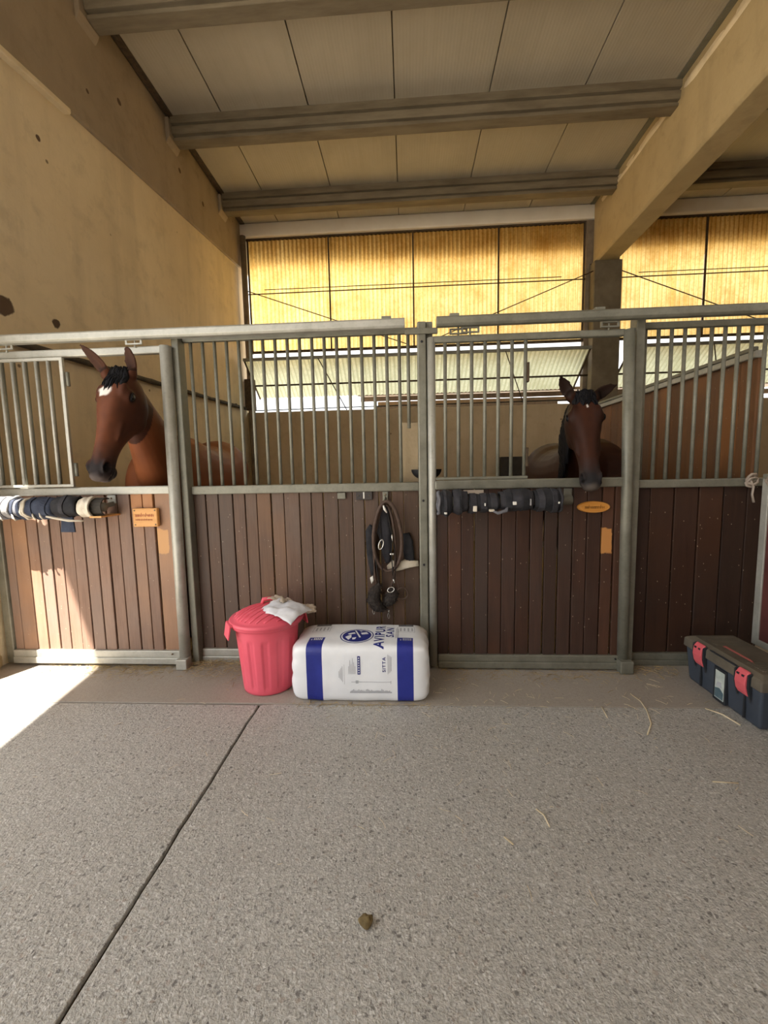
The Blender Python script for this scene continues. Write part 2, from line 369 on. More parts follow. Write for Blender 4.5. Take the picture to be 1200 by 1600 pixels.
# ================================================================== SETTING
# ---- floor: three slabs parted by open joints over dirt
fl = MB(); fl.box(-6, 9, -7, 8.6, -.30, -.02); floor = struct(fl.build('floor', 'crack'), 'grey aggregate concrete aisle floor with a long joint', 'floor')
def slab(name, poly, mat):
    m = MB(); m.prism(poly, lambda x, y: V3((x, y, -.02)), lambda x, y: V3((x, y, 0))); return m.build(name, mat, floor, bevel=.004)
random.seed(3)
jy = [2.78-.30*0 + 2.16*0 for _ in range(1)]
def crackx(y): return -.889+.006*noise.noise((0, y*2.3, 0))+.004*noise.noise((3, y*9, 0))
ys = [2.228-i*.06 for i in range(int((2.228+7)/.06)+1)]
slab('slab', [(-6, -7), (-6, 2.205)]+[(crackx(y)-.006-.003*abs(noise.noise((7, y*6, 0))), y) for y in ys], 'floor')
slab('slab', [(9, -7), (9, 2.29)]+[(x/10, 2.238+.016*(x/10+.9)/2.2+.003*noise.noise((x*.7, 0, 5))) for x in range(85, -9, -3)]+[(crackx(y)+.006+.003*abs(noise.noise((9, y*6, 0))), y) for y in ys], 'floor')
slab('slab', [(-6, 8.5), (9, 8.5), (9, 2.296)]+[(x/10, 2.244+.016*(x/10+.9)/2.2+.003*noise.noise((x*.7, 0, 5))) for x in range(85, -60, -3)]+[(-6, 2.212)], 'strip')
struct(MB().box(-60, 60, -70, 70, -.5, -.31).build('ground_outside', 'earth'), 'sunlit pale ground outside the stable', 'ground')
bed = MB().box(-2.94, 2.2, 2.86, 7.45, .0005, .05).build('floor_stall', 'bedding'); struct(bed, 'brown bedding covering the floor inside the stalls', 'floor')

# ---- left wall with an inclined render band under the roof
def zb(y): return 4.478+(y-3.173)*(5.006-4.478)/(7.587-3.173)
wl = struct(MB().box(-3.25, -2.95, 2.08, 7.75, -.3, 5.79).build('wall_left', 'wall'), 'beige plastered side wall with peeling patches behind the left stall', 'wall')
MB().prism([(2.08, zb(2.08)), (7.6, zb(7.6)), (7.6, 5.75), (2.08, 5.75)], lambda y, z: V3((-3.0, y, z)), lambda y, z: V3((-2.91, y, z))).build('roof_edge_beam', 'beamL', wl, bevel=.012)
MB().prism([(2.2, zb(2.2)-.045), (3.75, zb(3.75)-.045), (3.75, zb(3.75)), (2.2, zb(2.2))], lambda y, z: V3((-2.96, y, z)), lambda y, z: V3((-2.89, y, z))).build('ledge', 'wall', wl, bevel=.008)
# broken plaster at the wall end
def rough_face():
    m = MB(); ny, nz = 22, 44; rows = []
    for i in range(nz+1):
        z = 1.22*i/nz; row = []
        for j in range(ny+1):
            y = 2.09+.60*j/ny
            p = V3((0, y*6, z*5)); d = .018*noise.noise(p)+.016*noise.noise(p*2.7)+.010*noise.noise(V3((0, y*22, z*9)))
            edge = min(1, (1-abs(2*j/ny-1))*5)*min(1, (1-i/nz)*6)
            row.append(V3((-2.955+edge*(.03+d), y, z)))
        rows.append(row)
    return m.loft(rows, False, False).build('broken_plaster', 'chip', wl, smooth=True)
rough_face()
# ---- long dark pole on the wall
pole = MB()
pts = [V3((-2.905+.006*noise.noise((0, i*.9, 0)), 3.0+i*.11, 2.36+.018*i*.11*2+.006*noise.noise((2, i*.8, 0)))) for i in range(41)]
pole.tube(pts, [.026+.007*noise.noise((5, i*1.7, 1)) for i in range(41)], 10)
po = tag(pole.build('wall_pole', 'darkpipe', smooth=True), 'long dark worn pole running along the beige wall behind the horse', 'pole')
for y in (3.4, 5.3, 7.0): MB().box(-2.955, -2.90, y-.02, y+.02, 2.34+(y-3)*.036-.0, 2.40+(y-3)*.036).build('bracket', 'rust', po)

# ---- ceiling: deck above, sheet panels below
edge = lambda y: -3.447-.167*(y+.031)
deck = MB(); deck.prism([(-3.30, 8.25), (10.5, 8.25), (10.5, 2.3), (4.9, 2.3), (4.9, -5), (edge(-5), -5), (edge(2.08), 2.08), (-3.30, 2.08)], lambda x, y: V3((x, y, 5.795)), lambda x, y: V3((x, y, 5.9)))  # roof cut back right of the aisle, out of view, to admit light
ceil = struct(deck.build('ceiling', 'deck'), 'flat stable roof lined with off white ribbed sheets', 'ceiling')
xs = [-2.90, -2.215, -1.135, -.092, 1.02, 2.12, 3.19]
for a, b in zip(xs, xs[1:]): MB().box(a+.006, b-.006, .2, 7.60, 5.75, 5.785).build('roof_panel', 'roof', ceil, bevel=.004)
xr = [3.57, 4.15, 5.25, 6.33, 7.41, 8.5, 9.6]
for a, b in zip(xr, xr[1:]): MB().box(a+.006, b-.006, 2.2, 7.60, 5.75, 5.785).build('roof_panel', 'roof', ceil, bevel=.004)
struct(MB().box(-2.90, -2.82, .2, 7.58, 5.735, 5.752).build('trim_1', 'rust'), 'dark gap strip between ceiling sheets and left wall', 'trim')
struct(MB().box(3.13, 3.2, .2, 7.58, 5.735, 5.752).build('trim_2', 'galv'), 'grey strip between ceiling sheets and right roof beam', 'trim')
# ---- purlins
def purlin(y, x0, x1, label):
    prof = [(0, 5.75), (0, 5.662), (.042, 5.658), (.042, 5.640), (.014, 5.634), (.030, 5.556), (.072, 5.552), (.072, 5.536), (.050, 5.530), (.055, 5.50), (.205, 5.50), (.205, 5.75)]
    o = MB().prism([(y+a, z) for a, z in prof], lambda yy, z: V3((x0, yy, z)), lambda yy, z: V3((x1, yy, z))).build('purlin', 'conc', bevel=.004)
    return tag(o, label, 'purlin', 'concrete roof purlins', 'structure')
purlin(3.95, -2.86, 3.2, 'concrete purlin nearest the viewer across the top of the left bay')
purlin(5.34, -2.86, 3.2, 'middle concrete purlin of the left roof bay')
purlin(6.75, -2.86, 3.2, 'concrete purlin of the left bay nearest the yellow panels')
purlin(5.34, 3.56, 9.6, 'concrete purlin in the right bay seen beyond the big beam')
purlin(6.75, 3.56, 9.6, 'dark concrete purlin in the right bay nearest the yellow panels')
for i, y in enumerate((3.95, 5.34, 6.75)):
    tag(MB().prism([(0, 5.42), (.03, 5.46), (.05, 5.50), (.05, 5.72), (0, 5.72)], lambda x, z: V3((-2.915+x, y-.03, z)), lambda x, z: V3((-2.915+x, y+.22, z))).build('purlin_bracket', 'beamL', bevel=.01),
        ('rendered bracket under the nearest purlin on the left wall', 'rendered bracket under the middle purlin on the left wall', 'rendered bracket under the far purlin on the left wall')[i], 'bracket', 'purlin brackets', 'structure')
# ---- right beam and column
bm_ = MB().prism([(3.20, 4.80), (3.23, 4.77), (3.53, 4.77), (3.56, 4.80), (3.56, 5.75), (3.20, 5.75)], lambda x, z: V3((x, -4.8, z)), lambda x, z: V3((x, 7.56, z))).build('roof_beam', 'beamR', bevel=.008)
struct(bm_, 'big ochre concrete beam running overhead at the right', 'beam')
rg = MB(); ring = []
for i in range(90):
    y = 2.2+i*.057; zc = 5.62; ring.append([V3((3.203-.028*max(0, .35+noise.noise((y*4, a, 1))) if 0 < k < 4 else 3.205, y, zc+(k-2)*.03+.01*noise.noise((y*5, k, 3)))) for k, a in enumerate((0, .6, 1.2, 1.8, 2.4))])
rg.loft(ring, False, False); tag(rg.build('mortar_bead', 'wall', bm_, smooth=True), 'crumbling mortar line along the beam')
struct(MB().box(3.16, 3.615, 7.40, 7.76, -.3, 4.775).build('concrete_column', 'column', bevel=.015), 'grey concrete column under the big beam at the back wall', 'column')
struct(MB().box(3.09, 3.21, 7.58, 7.70, 4.79, 5.5).box(3.09, 3.158, 7.58, 7.70, 2.5, 4.79).build('trim_3', 'pipe'), 'dark upright strip beside the concrete column', 'trim')
struct(MB().box(3.21, 3.64, 7.57, 7.70, 4.79, 5.5).build('trim_6', 'pipe'), 'dark filler behind the end of the big beam', 'trim')
cpst = MB(); cpst.tube([(-2.84, 7.5, 0), (-2.84, 7.5, 5.5)], .05, 14)
struct(cpst.build('corner_post', 'pipe', smooth=True), 'brown grey upright pipe in the back left corner', 'post')
MB().box(-2.93, -2.76, 7.44, 7.56, 2.5, 3.05).build('hinge_block', 'rust', bpy.data.objects['corner_post'], bevel=.01)
# ---- back wall: low block wall, amber panels, rails
wb = MB(); top = [(x/8, 2.475+.016*noise.noise((x*.6, 1, 0))) for x in range(-24, 80)]
wb.prism(top+[(9.9, -.3), (-3.0, -.3)], lambda x, z: V3((x, 7.6, z)), lambda x, z: V3((x, 7.78, z)))
wback = struct(wb.build('wall_back', 'lowwall'), 'stained beige low wall at the back of the stalls', 'wall')
struct(MB().box(-2.93, 10, 7.56, 7.72, 5.52, 5.75).build('trim_4', 'fascia', bevel=.02), 'cream flashing strip above the amber panels', 'trim')
PER = .0745
def corru(x0, x1, f, name, mat, parent, amp=.009):   # f(t,off)->(y,z)
    n = int(round((x1-x0)/PER))*6; rows = []
    for t in (0, .33, .67, 1):
        rows.append([V3((x0+(x1-x0)*i/n, *f(t, amp*math.sin(2*math.pi*i/6)))) for i in range(n+1)])
    return MB().loft(rows, False, False).build(name, mat, parent, smooth=True)
def upper_wall(name, x0, splits, x1, label):
    o = struct(MB().box(x0-.03, x1+.03, 7.62, 7.68, 5.495, 5.525).build(name, 'rust'), label, 'wall')
    e = [x0]+splits+[x1]
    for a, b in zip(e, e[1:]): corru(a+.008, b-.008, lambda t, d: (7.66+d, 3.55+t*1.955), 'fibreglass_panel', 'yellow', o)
    for a in e: MB().box(a-.013, a+.013, 7.625, 7.65, 3.53, 5.51).build('upright', 'rust', o)
    MB().box(x0-.03, x1+.03, 7.60, 7.64, 3.53, 3.57).build('bottom_rail', 'rust', o)
    r = MB().tube([(x0-.04, 7.57, 4.55), (x1, 7.57, 4.55)], .010, 8); r.tube([(x0+.3, 7.56, 4.615), (x1-.4, 7.56, 4.60)], .007, 8); r.build('cross_rod', 'rust', o, smooth=True)
    return o
struct(MB().box(-3.2, 10, 7.86, 7.92, 5.02, 5.79).build('shade_board', 'fascia'), 'added board outside shading the top of the amber panels', 'trim')  # added behind the sheets to block daylight from their top band
u1 = upper_wall('wall_back_upper', -2.81, [-1.348, .148, 1.63], 3.08, 'glowing amber corrugated fibreglass wall of the left bay')
u2 = upper_wall('wall_back_upper', 3.66, [5.09, 6.58, 8.07], 9.5, 'glowing amber corrugated fibreglass wall right of the column')
def wire(p, q, label, r=.008):
    tag(MB().tube([p, q], r, 6).build('brace_rod', 'rust', smooth=True), label, 'rod', 'thin brace rods on the back wall')
wire((-2.80, 7.50, 4.58), (.05, 7.50, 3.56), 'thin rod slanting down from the left corner post over the amber panels')
wire((3.16, 7.45, 4.62), (.35, 7.45, 3.56), 'thin rod slanting down leftward from the concrete column')
wire((3.60, 7.45, 4.62), (6.3, 7.45, 3.56), 'thin rod slanting down rightward from the concrete column')
# ---- tilted ventilation flaps
def flap(x0, x1, label, rodlabel):
    t = thing('ventilation_flap', ((x0+x1)/2, 7.6, 2.75), label, 'flap', 'tilted ventilation flaps')
    A, B = V3((0, 7.24, 3.32)), V3((0, 7.94, 2.79)); d = (B-A); nrm = V3((0, d.z, -d.y)).normalized()
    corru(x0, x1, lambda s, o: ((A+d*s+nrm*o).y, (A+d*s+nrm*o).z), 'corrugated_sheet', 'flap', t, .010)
    MB().bar((x0-.02, 7.235, 3.325), (x1+.02, 7.235, 3.325), .035, .05).build('top_bar', 'galv', t)
    for x in (x0, x1): MB().bar((x, A.y, A.z-.02), (x, B.y, B.z-.02), .03, .02, (1, 0, 0)).build('side_bar', 'rust', t)
    for x in (x0+1.3, (x0+x1)/2+1.55): MB().tube([(x, 7.22, 3.31), (x+.42, 7.62, 2.48)], .009, 6).build('stay', 'rust', t, smooth=True)
    MB().tube([(x0-.1, 7.56, 2.945), (x1+.1, 7.56, 2.945)], .016, 8).build('pivot_rod', 'rust', t, smooth=True)
flap(-2.82, 3.06, 'pale green corrugated flap tilted open below the left amber panels', '')
flap(3.72, 9.4, 'pale green corrugated flap tilted open right of the concrete column', '')
tag(MB().tube([(-2.9, 7.56, 2.50), (-1.2, 7.56, 2.515), (3.1, 7.56, 2.53)], .010, 6).build('wall_top_cable', 'black', smooth=True), 'thin dark cable along the top of the low back wall', 'cable')
# ---- outside: neighbour's boards and orange wall
nb = thing('neighbouring_shed', (2, 9.6, 0), 'grey board roof edge of a shed beyond the back wall', 'shed')
for i, (x0, x1, y, z) in enumerate(((-1.05, 5.5, 9.5, 2.93), (-.65, 3.6, 9.42, 2.80), (-.7, 3.3, 9.36, 2.70), (3.9, 9.5, 9.5, 2.85))):
    MB().box(x0, x1, y, y+.05, z, z+.10).build('roof_board', 'plank_out', nb, bevel=.006)
MB().box(-1.0, 9.5, 9.7, 9.9, -.3, 2.78).build('shed_wall', 'orange', nb)
MB().prism([(9.35, 3.03), (12.0, 3.4), (12.0, 3.46), (9.35, 3.09)], lambda y, z: V3((-1.1, y, z)), lambda y, z: V3((9.6, y, z))).build('shed_roof', 'plank_out', nb)
# ---- unseen walls around the viewer
struct(MB().box(4.6, 4.8, -5, 2.2, -.3, 4.1).build('wall_right', 'beamL'), 'unseen rendered wall right of the aisle left open at the top to admit light', 'wall')  # unseen; gap over the top added so light reaches the left wall
struct(MB().box(-2.4, 4.8, -5.2, -5, -.3, 5.79).build('wall_rear_blocker', 'beamL'), 'unseen rendered wall added behind the viewer to cut light', 'wall')  # unseen, added to reduce the light coming from behind
struct(MB().box(4.6, 10.5, 2.2, 2.35, -.3, 5.79).build('wall_front_right_blocker', 'beamL'), 'unseen rendered wall added to keep light out of the right bay', 'wall')  # unseen, added to block sun and sky from the right bay
struct(MB().box(10.3, 10.5, 2.35, 8.2, -.3, 5.79).build('wall_far_right', 'wall'), 'plastered end wall of the right bay', 'wall')

# ================================================================== STALL FRONT
def barset(parent, xs, z0, z1, y, r=.0115, mat='galv', short=None):
    proto = None
    for x in xs:
        if proto is None:
            proto = MB().tube([(0, 0, z0), (0, 0, z1)], r, 12).build('bar', mat, parent, smooth=True, loc=(x, y, 0))
        else: cp(proto, (x, y, 0))
def planks(parent, xs, z0, z1, y, mats, seed, gap=.011):
    random.seed(seed)
    for i, (a, b) in enumerate(zip(xs, xs[1:])):
        g1, g2 = gap*random.uniform(.2, 1.1)/2, gap*random.uniform(.2, 1.1)/2
        dy = random.uniform(-.003, .003); tl = random.uniform(-.002, .002)
        m = MB(); m.prism([(a+g1, z0), (b-g2, z0), (b-g2+tl, z1), (a+g1+tl, z1)], lambda x, z: V3((x, y+dy, z)), lambda x, z: V3((x, y+dy+.028, z)))
        m.build('plank', mats(i) if callable(mats) else mats, parent, bevel=.004)
def rect(x0, x1, y0, y1, z0, z1, name, mat, parent, bevel=.005): return MB().box(x0, x1, y0, y1, z0, z1).build(name, mat, parent, bevel=bevel)
def screw(x, y, z, parent, mat='screw', r=.006):
    m = MB(); m.loft([[V3((x+r*k*math.cos(a*.785), yy, z+r*k*math.sin(a*.785))) for a in range(8)] for yy, k in ((y+.004, 1), (y-.002, 1), (y-.004, .6))]); return m.build('screw', mat, parent)
def hanger(x, y, z0, z1, parent, mat):
    m = MB(); m.tube([(x, y, z0-.01), (x, y, z1+.01)], .006, 8)
    for a, b in (((x-.05, y-.012, z0+.008), (x+.05, y-.012, z0+.008)), ((x-.05, y-.012, z0+.035), (x+.05, y-.012, z0+.035)), ((x-.05, y-.012, z0+.004), (x-.05, y-.012, z0+.039)), ((x+.05, y-.012, z0+.004), (x+.05, y-.012, z0+.039))):
        m.bar(a, b, .012, .008, (0, 1, 0) if a[0] == b[0] else (0, 0, 1))
    return m.build('hanger', mat, parent)

# ---- door tracks
def track(x0, x1, label, mat, stops):
    t = thing('door_track', ((x0+x1)/2, 2.66, 2.23), label, 'door track')
    m = MB(); c = .012
    prof = [(2.63+c, 2.23), (2.69-c, 2.23), (2.69, 2.23+c), (2.69, 2.29-c), (2.69-c, 2.29), (2.63+c, 2.29), (2.63, 2.29-c), (2.63, 2.23+c)]
    m.prism(prof, lambda y, z: V3((x0, y, z)), lambda y, z: V3((x1, y, z))); m.build('rail', mat, t, bevel=.003)
    for x in stops: MB().box(x-.03, x+.03, 2.64, 2.70, 2.288, 2.305).build('clamp', 'galv', t, bevel=.004)
    return t
track(-3.05, -.005, 'pale grey sliding door track above the left door', 'galvL', (-.12,))
track(.19, 2.6, 'grey steel sliding door track above the right door', 'galv', (.30, 1.17))

# ---- left sliding door
dA = thing('sliding_door', (-2.24, 2.70, 0), 'left sliding stall door with pinkish planks and a sunlit patch', 'stall door')
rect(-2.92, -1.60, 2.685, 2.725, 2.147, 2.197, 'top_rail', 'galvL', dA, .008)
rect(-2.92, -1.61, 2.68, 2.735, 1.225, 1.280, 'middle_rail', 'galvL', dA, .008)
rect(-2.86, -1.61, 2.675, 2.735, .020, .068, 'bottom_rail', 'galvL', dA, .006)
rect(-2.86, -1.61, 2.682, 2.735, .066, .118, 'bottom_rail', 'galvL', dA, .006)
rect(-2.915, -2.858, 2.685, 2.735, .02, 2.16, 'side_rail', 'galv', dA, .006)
MB().tube([(-1.585, 2.69, .05), (-1.582, 2.69, .8), (-1.572, 2.69, 2.19)], .037, 20).build('post', 'galvL', dA, smooth=True)
rect(-1.622, -1.545, 2.625, 2.70, .004, .078, 'floor_guide', 'galvL', dA, .006)
xa = [-2.858, -2.791, -2.680, -2.595, -2.510, -2.426, -2.342, -2.259, -2.169, -2.086, -1.997, -1.908, -1.820, -1.738, -1.618]
planks(dA, xa, .11, 1.235, 2.70, lambda i: {12: 'woodA_q', 11: 'woodA_q', 13: 'woodA_p'}.get(i, 'woodA'), 11)
barset(dA, [-2.83+.084*i for i in range(7)], 1.27, 2.15, 2.722, .010, 'galv')
g = MB()
rect(-2.90, -2.262, 2.655, 2.675, 2.118, 2.138, 'hatch_frame', 'galvL', dA, .003)
rect(-2.90, -2.262, 2.655, 2.675, 1.284, 1.303, 'hatch_frame', 'galvL', dA, .003)
rect(-2.285, -2.262, 2.655, 2.675, 1.30, 2.12, 'hatch_frame', 'galvL', dA, .003)
barset(dA, [-2.872+.0842*i for i in range(7)], 1.30, 2.12, 2.663, .0105, 'galvL')
for z in (1.40, 2.0): MB().tube([(-2.252, 2.68, z-.045), (-2.252, 2.68, z+.045)], .012, 10).build('hinge', 'galv', dA, smooth=True)
hanger(-2.66, 2.68, 2.197, 2.23, dA, 'galvL'); hanger(-1.77, 2.68, 2.197, 2.23, dA, 'galvL')
rect(-2.06, -2.0, 2.690, 2.70, 1.165, 1.222, 'mounting_plate', 'galvL', dA, .003); screw(-2.03, 2.688, 1.20, dA)
screw(-1.67, 2.672, .098, dA)
# ---- post between left door and fixed panel
tag(rect(-1.548, -1.500, 2.715, 2.80, 0, 2.262, 'frame_post', 'galv', None, .006), 'grey square frame post just right of the left door', 'post', None, 'structure')

# ---- fixed panel with number plate
pB = thing('stall_panel', (-.72, 2.79, 0), 'fixed stall front with dark planks and number one plate', 'stall panel')
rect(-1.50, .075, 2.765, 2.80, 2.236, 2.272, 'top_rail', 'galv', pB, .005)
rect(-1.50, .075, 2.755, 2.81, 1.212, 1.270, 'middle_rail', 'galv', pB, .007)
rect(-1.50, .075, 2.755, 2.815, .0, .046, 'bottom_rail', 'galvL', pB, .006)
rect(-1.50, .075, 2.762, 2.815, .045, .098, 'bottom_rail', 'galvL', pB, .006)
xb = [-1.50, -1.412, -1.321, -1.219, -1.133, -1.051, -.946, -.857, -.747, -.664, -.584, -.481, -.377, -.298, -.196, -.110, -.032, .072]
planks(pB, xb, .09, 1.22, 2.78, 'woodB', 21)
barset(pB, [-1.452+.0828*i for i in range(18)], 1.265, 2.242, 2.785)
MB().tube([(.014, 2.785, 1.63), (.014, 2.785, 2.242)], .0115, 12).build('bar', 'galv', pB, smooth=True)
rect(-.036, .074, 2.90, 2.905, 1.27, 1.68, 'steel_sheet', 'lowwall', pB, .001)
nbp = rect(-.353, -.243, 2.764, 2.770, 1.157, 1.212, 'number_plate', 'plate', pB, .002)
tm = text_mesh('1', .060, .001, .0016); tm.transform(Matrix.Translation((-.300, 2.7625, 1.185)) @ Matrix.Rotation(math.pi/2, 4, 'X'))
dg = link('numeral', tm, 'white', nbp); tag(dg, 'white figure 1')
for x in (-.338, -.262): screw(x, 2.763, 1.185, pB, 'screw', .004)
hk = rect(-.172, -.135, 2.764, 2.772, 1.135, 1.21, 'hook_plate', 'galv', pB, .002)
MB().tube([(-.153, 2.765, 1.165), (-.153, 2.70, 1.155), (-.153, 2.665, 1.165), (-.153, 2.66, 1.19)], .007, 8).build('hook', 'galv', pB, smooth=True)
screw(-.153, 2.762, 1.19, pB)
rect(-.48, -.425, 2.764, 2.772, 1.165, 1.208, 'latch_plate', 'galv', pB, .003)

# ---- centre post
cpo = thing('frame_post', (.12, 2.75, 0), 'thick grey centre post between the two stalls', 'post', None, 'structure')
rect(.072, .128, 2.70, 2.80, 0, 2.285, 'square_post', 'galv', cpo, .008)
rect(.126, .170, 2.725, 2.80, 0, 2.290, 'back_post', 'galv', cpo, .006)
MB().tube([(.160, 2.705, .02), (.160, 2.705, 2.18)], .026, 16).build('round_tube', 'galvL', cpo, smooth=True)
rect(-.005, .20, 2.69, 2.71, 2.205, 2.24, 'joining_plate', 'galv', cpo, .003)
for z in (.72, 1.15, 2.16): screw(.10, 2.698, z, cpo, 'black', .008)
# ---- right sliding door
dC = thing('sliding_door', (.79, 2.70, 0), 'right sliding stall door with dark reddish planks and an oval name plate', 'stall door')
rect(.165, 1.345, 2.685, 2.725, 2.146, 2.188, 'top_rail', 'galv', dC, .008)
rect(.175, 1.375, 2.68, 2.735, 1.220, 1.280, 'middle_rail', 'galv', dC, .008)
rect(.19, 1.385, 2.675, 2.735, .010, .056, 'bottom_rail', 'galv', dC, .006)
rect(.19, 1.385, 2.682, 2.735, .055, .102, 'bottom_rail', 'galv', dC, .006)
MB().tube([(1.402, 2.69, .05), (1.39, 2.69, 1.2), (1.368, 2.69, 2.18)], .033, 20).build('post', 'galv', dC, smooth=True)
rect(1.362, 1.446, 2.625, 2.70, .004, .086, 'floor_guide', 'galv', dC, .006)
xc = [.186, .260, .347, .434, .523, .609, .701, .791, .881, .970, 1.063, 1.154, 1.244, 1.323, 1.380]
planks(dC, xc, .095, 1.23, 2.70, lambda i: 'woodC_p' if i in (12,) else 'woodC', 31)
barset(dC, [.163+.0837*i for i in range(8)], 1.295, 2.15, 2.705)
rect(.16, .77, 2.69, 2.72, 1.283, 1.300, 'hatch_sill', 'galv', dC, .003)
for z in (1.42, 1.95): rect(.757, .772, 2.69, 2.73, z-.06, z+.06, 'hinge', 'rust', dC, .003)
hanger(.40, 2.68, 2.188, 2.23, dC, 'galv'); hanger(.33, 2.70, 2.188, 2.23, dC, 'galv'); hanger(1.24, 2.68, 2.188, 2.23, dC, 'galv')
rect(.36, .49, 2.688, 2.70, 1.185, 1.215, 'paper_tag', 'paper2', dC, .002)
rect(1.0, 1.05, 2.690, 2.70, 1.145, 1.215, 'mounting_plate', 'galv', dC, .003)
screw(1.35, 2.672, .085, dC, 'black')
tag(rect(1.425, 1.480, 2.715, 2.80, 0, 2.27, 'frame_post', 'galv', None, .006), 'grey square frame post just right of the right door', 'post', None, 'structure')
# ---- far right fixed panel
pD = thing('stall_panel', (1.88, 2.79, 0), 'fixed stall front with wide very dark planks at the right', 'stall panel')
rect(1.48, 2.32, 2.765, 2.80, 2.205, 2.245, 'top_rail', 'galv', pD, .005)
rect(1.48, 2.32, 2.755, 2.81, 1.205, 1.258, 'middle_rail', 'galv', pD, .007)
rect(1.48, 2.32, 2.755, 2.815, 0, .040, 'bottom_rail', 'galv', pD, .006)
rect(1.48, 2.32, 2.762, 2.815, .039, .085, 'bottom_rail', 'galv', pD, .006)
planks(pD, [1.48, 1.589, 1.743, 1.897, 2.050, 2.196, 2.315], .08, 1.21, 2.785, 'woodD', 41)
barset(pD, [1.515+.0806*i for i in range(10)], 1.255, 2.21, 2.785)
# ---- partitions inside
pP = thing('partition', (2.25, 4, 0), 'brown board partition with a pale top rail at the right of the right stall', 'partition')
yy = [2.83+.146*i for i in range(17)]
random.seed(5)
for a, b in zip(yy, yy[1:]): MB().box(2.245+random.uniform(-.004, .004), 2.28, a+.003, b-.003, .05, 2.03).build('board', 'woodP', pP, bevel=.004)
rect(2.215, 2.285, 2.82, 5.17, 2.02, 2.068, 'top_rail', 'galvL', pP, .006)
rect(2.205, 2.235, 2.82, 5.17, 2.062, 2.09, 'cap_rail', 'galv', pP, .006)
rect(2.215, 2.285, 5.165, 5.22, .05, 2.09, 'end_post', 'galv', pP, .006)
p1 = thing('partition', (.13, 5, 0), 'edge of the plank partition between the two stalls hidden behind the centre post', 'partition')
for i in range(24): MB().box(.112, .148, 2.95+i*.19+.003, 2.95+(i+1)*.19-.003, .05, 1.28).build('board', 'woodP', p1, bevel=.004)
rect(.105, .155, 2.95, 7.51, 1.28, 1.32, 'top_rail', 'galv', p1, .005)
# ---- gate at the right edge
gt = thing('side_gate', (2.2, 2.4, 0), 'maroon gate with pale metal edge at the right edge of the picture', 'gate')
rect(2.185, 2.215, 2.618, 2.665, .205, 1.26, 'edge_strip', 'galvL', gt, .004)
rect(2.185, 2.215, 1.25, 2.62, .205, .245, 'edge_strip', 'galvL', gt, .004)
rect(2.193, 2.209, 1.25, 2.618, .245, 1.25, 'gate_board', 'maroon', gt, .002)
rect(2.185, 2.215, 1.25, 2.665, 1.25, 1.285, 'edge_strip', 'galv', gt, .004)
rect(2.183, 2.217, 1.21, 1.25, 0, 1.285, 'gate_foot', 'galv', gt, .004)
# ---- drinker bowl, manger
bw = MB(); rings = []
for k in range(7):
    a = k/6*math.pi/2; rings.append([V3((.13+.105*math.cos(a)*math.cos(2*math.pi*j/24), 2.872+.055*math.cos(a)*math.sin(2*math.pi*j/24), 1.355-.075*math.sin(a)+.0)) for j in range(24)])
for k in range(6, -1, -1):
    a = k/6*math.pi/2; rings.append([V3((.13+.095*math.cos(a)*math.cos(2*math.pi*j/24), 2.872+.047*math.cos(a)*math.sin(2*math.pi*j/24), 1.355-.065*math.sin(a))) for j in range(24)])
rings = [rings[i] for i in range(len(rings))]
tag(bw.loft(rings, False).build('drinking_bowl', 'black', smooth=True), 'small black drinking bowl behind the centre post', 'bowl')
mg = thing('manger', (1.95, 7.4, 0), 'dark open feed manger at the foot of the back wall behind the right horse', 'manger')
for a in ((1.62, 2.72, 7.25, 7.28, .6, 1.55), (1.62, 1.65, 7.28, 7.59, .6, 1.55), (2.69, 2.72, 7.28, 7.59, .6, 1.55), (1.62, 2.72, 7.25, 7.59, .58, .62)):
    rect(*a, 'manger_side', 'manger', mg, .006)
for x in (1.68, 2.66): rect(x-.03, x+.03, 7.3, 7.36, .05, .6, 'manger_leg', 'manger', mg, .004)

# ================================================================== PLAQUES
pq = rect(-1.873, -1.700, 2.668, 2.698, 1.003, 1.130, 'name_plaque', 'plaque', None, .006)
tag(pq, 'square varnished wooden name plaque with red lettering on the left door', 'plaque')
for x in (-1.858, -1.715):
    for z in (1.018, 1.115): screw(x, 2.667, z, pq, 'screw', .005)
def print_strokes(parent, x0, x1, z, h, y, mat, seed, name):
    # lettering too worn to read: a row of joined strokes
    random.seed(seed); m = MB(); x = x0
    while x < x1:
        wd = random.uniform(.55, 1.0)*h
        k = random.choice((0, 1, 2)); hh = h*(1 if k else 1.5)
        m.bar((x, y, z), (x, y, z+hh), .0016, h*.16, (1, 0, 0)); m.bar((x, y, z+h*(.5 if k == 2 else .9)), (x+wd*.8, y, z+h*.5), .0016, h*.15); 
        if k: m.bar((x+wd*.7, y, z), (x+wd*.7, y, z+h*.9), .0016, h*.16, (1, 0, 0))
        x += wd*1.15
    return m.build(name, mat, parent)
print_strokes(pq, -1.853, -1.735, 1.072, .018, 2.667, 'ink_red', 3, 'lettering')
print_strokes(pq, -1.853, -1.74, 1.047, .009, 2.667, 'ink_red', 4, 'lettering')
m = MB(); rr = []
for yy_, k in ((2.698, 1), (2.678, 1), (2.670, .94), (2.668, .9)): rr.append([V3((1.185+.1*k*math.cos(2*math.pi*j/40), yy_, 1.093+.037*k*math.sin(2*math.pi*j/40))) for j in range(40)])
pc = tag(m.loft(rr).build('name_plaque', 'plaqueC'), 'oval orange wooden name plaque on the right door', 'plaque')
MB().ring((1.185, 2.669, 1.093), (.088, 0, 0), (0, 0, .030), .0018, 40, 6).build('rim_line', 'plaque', pc)
print_strokes(pc, 1.125, 1.245, 1.084, .016, 2.667, 'ink_brown', 8, 'lettering')

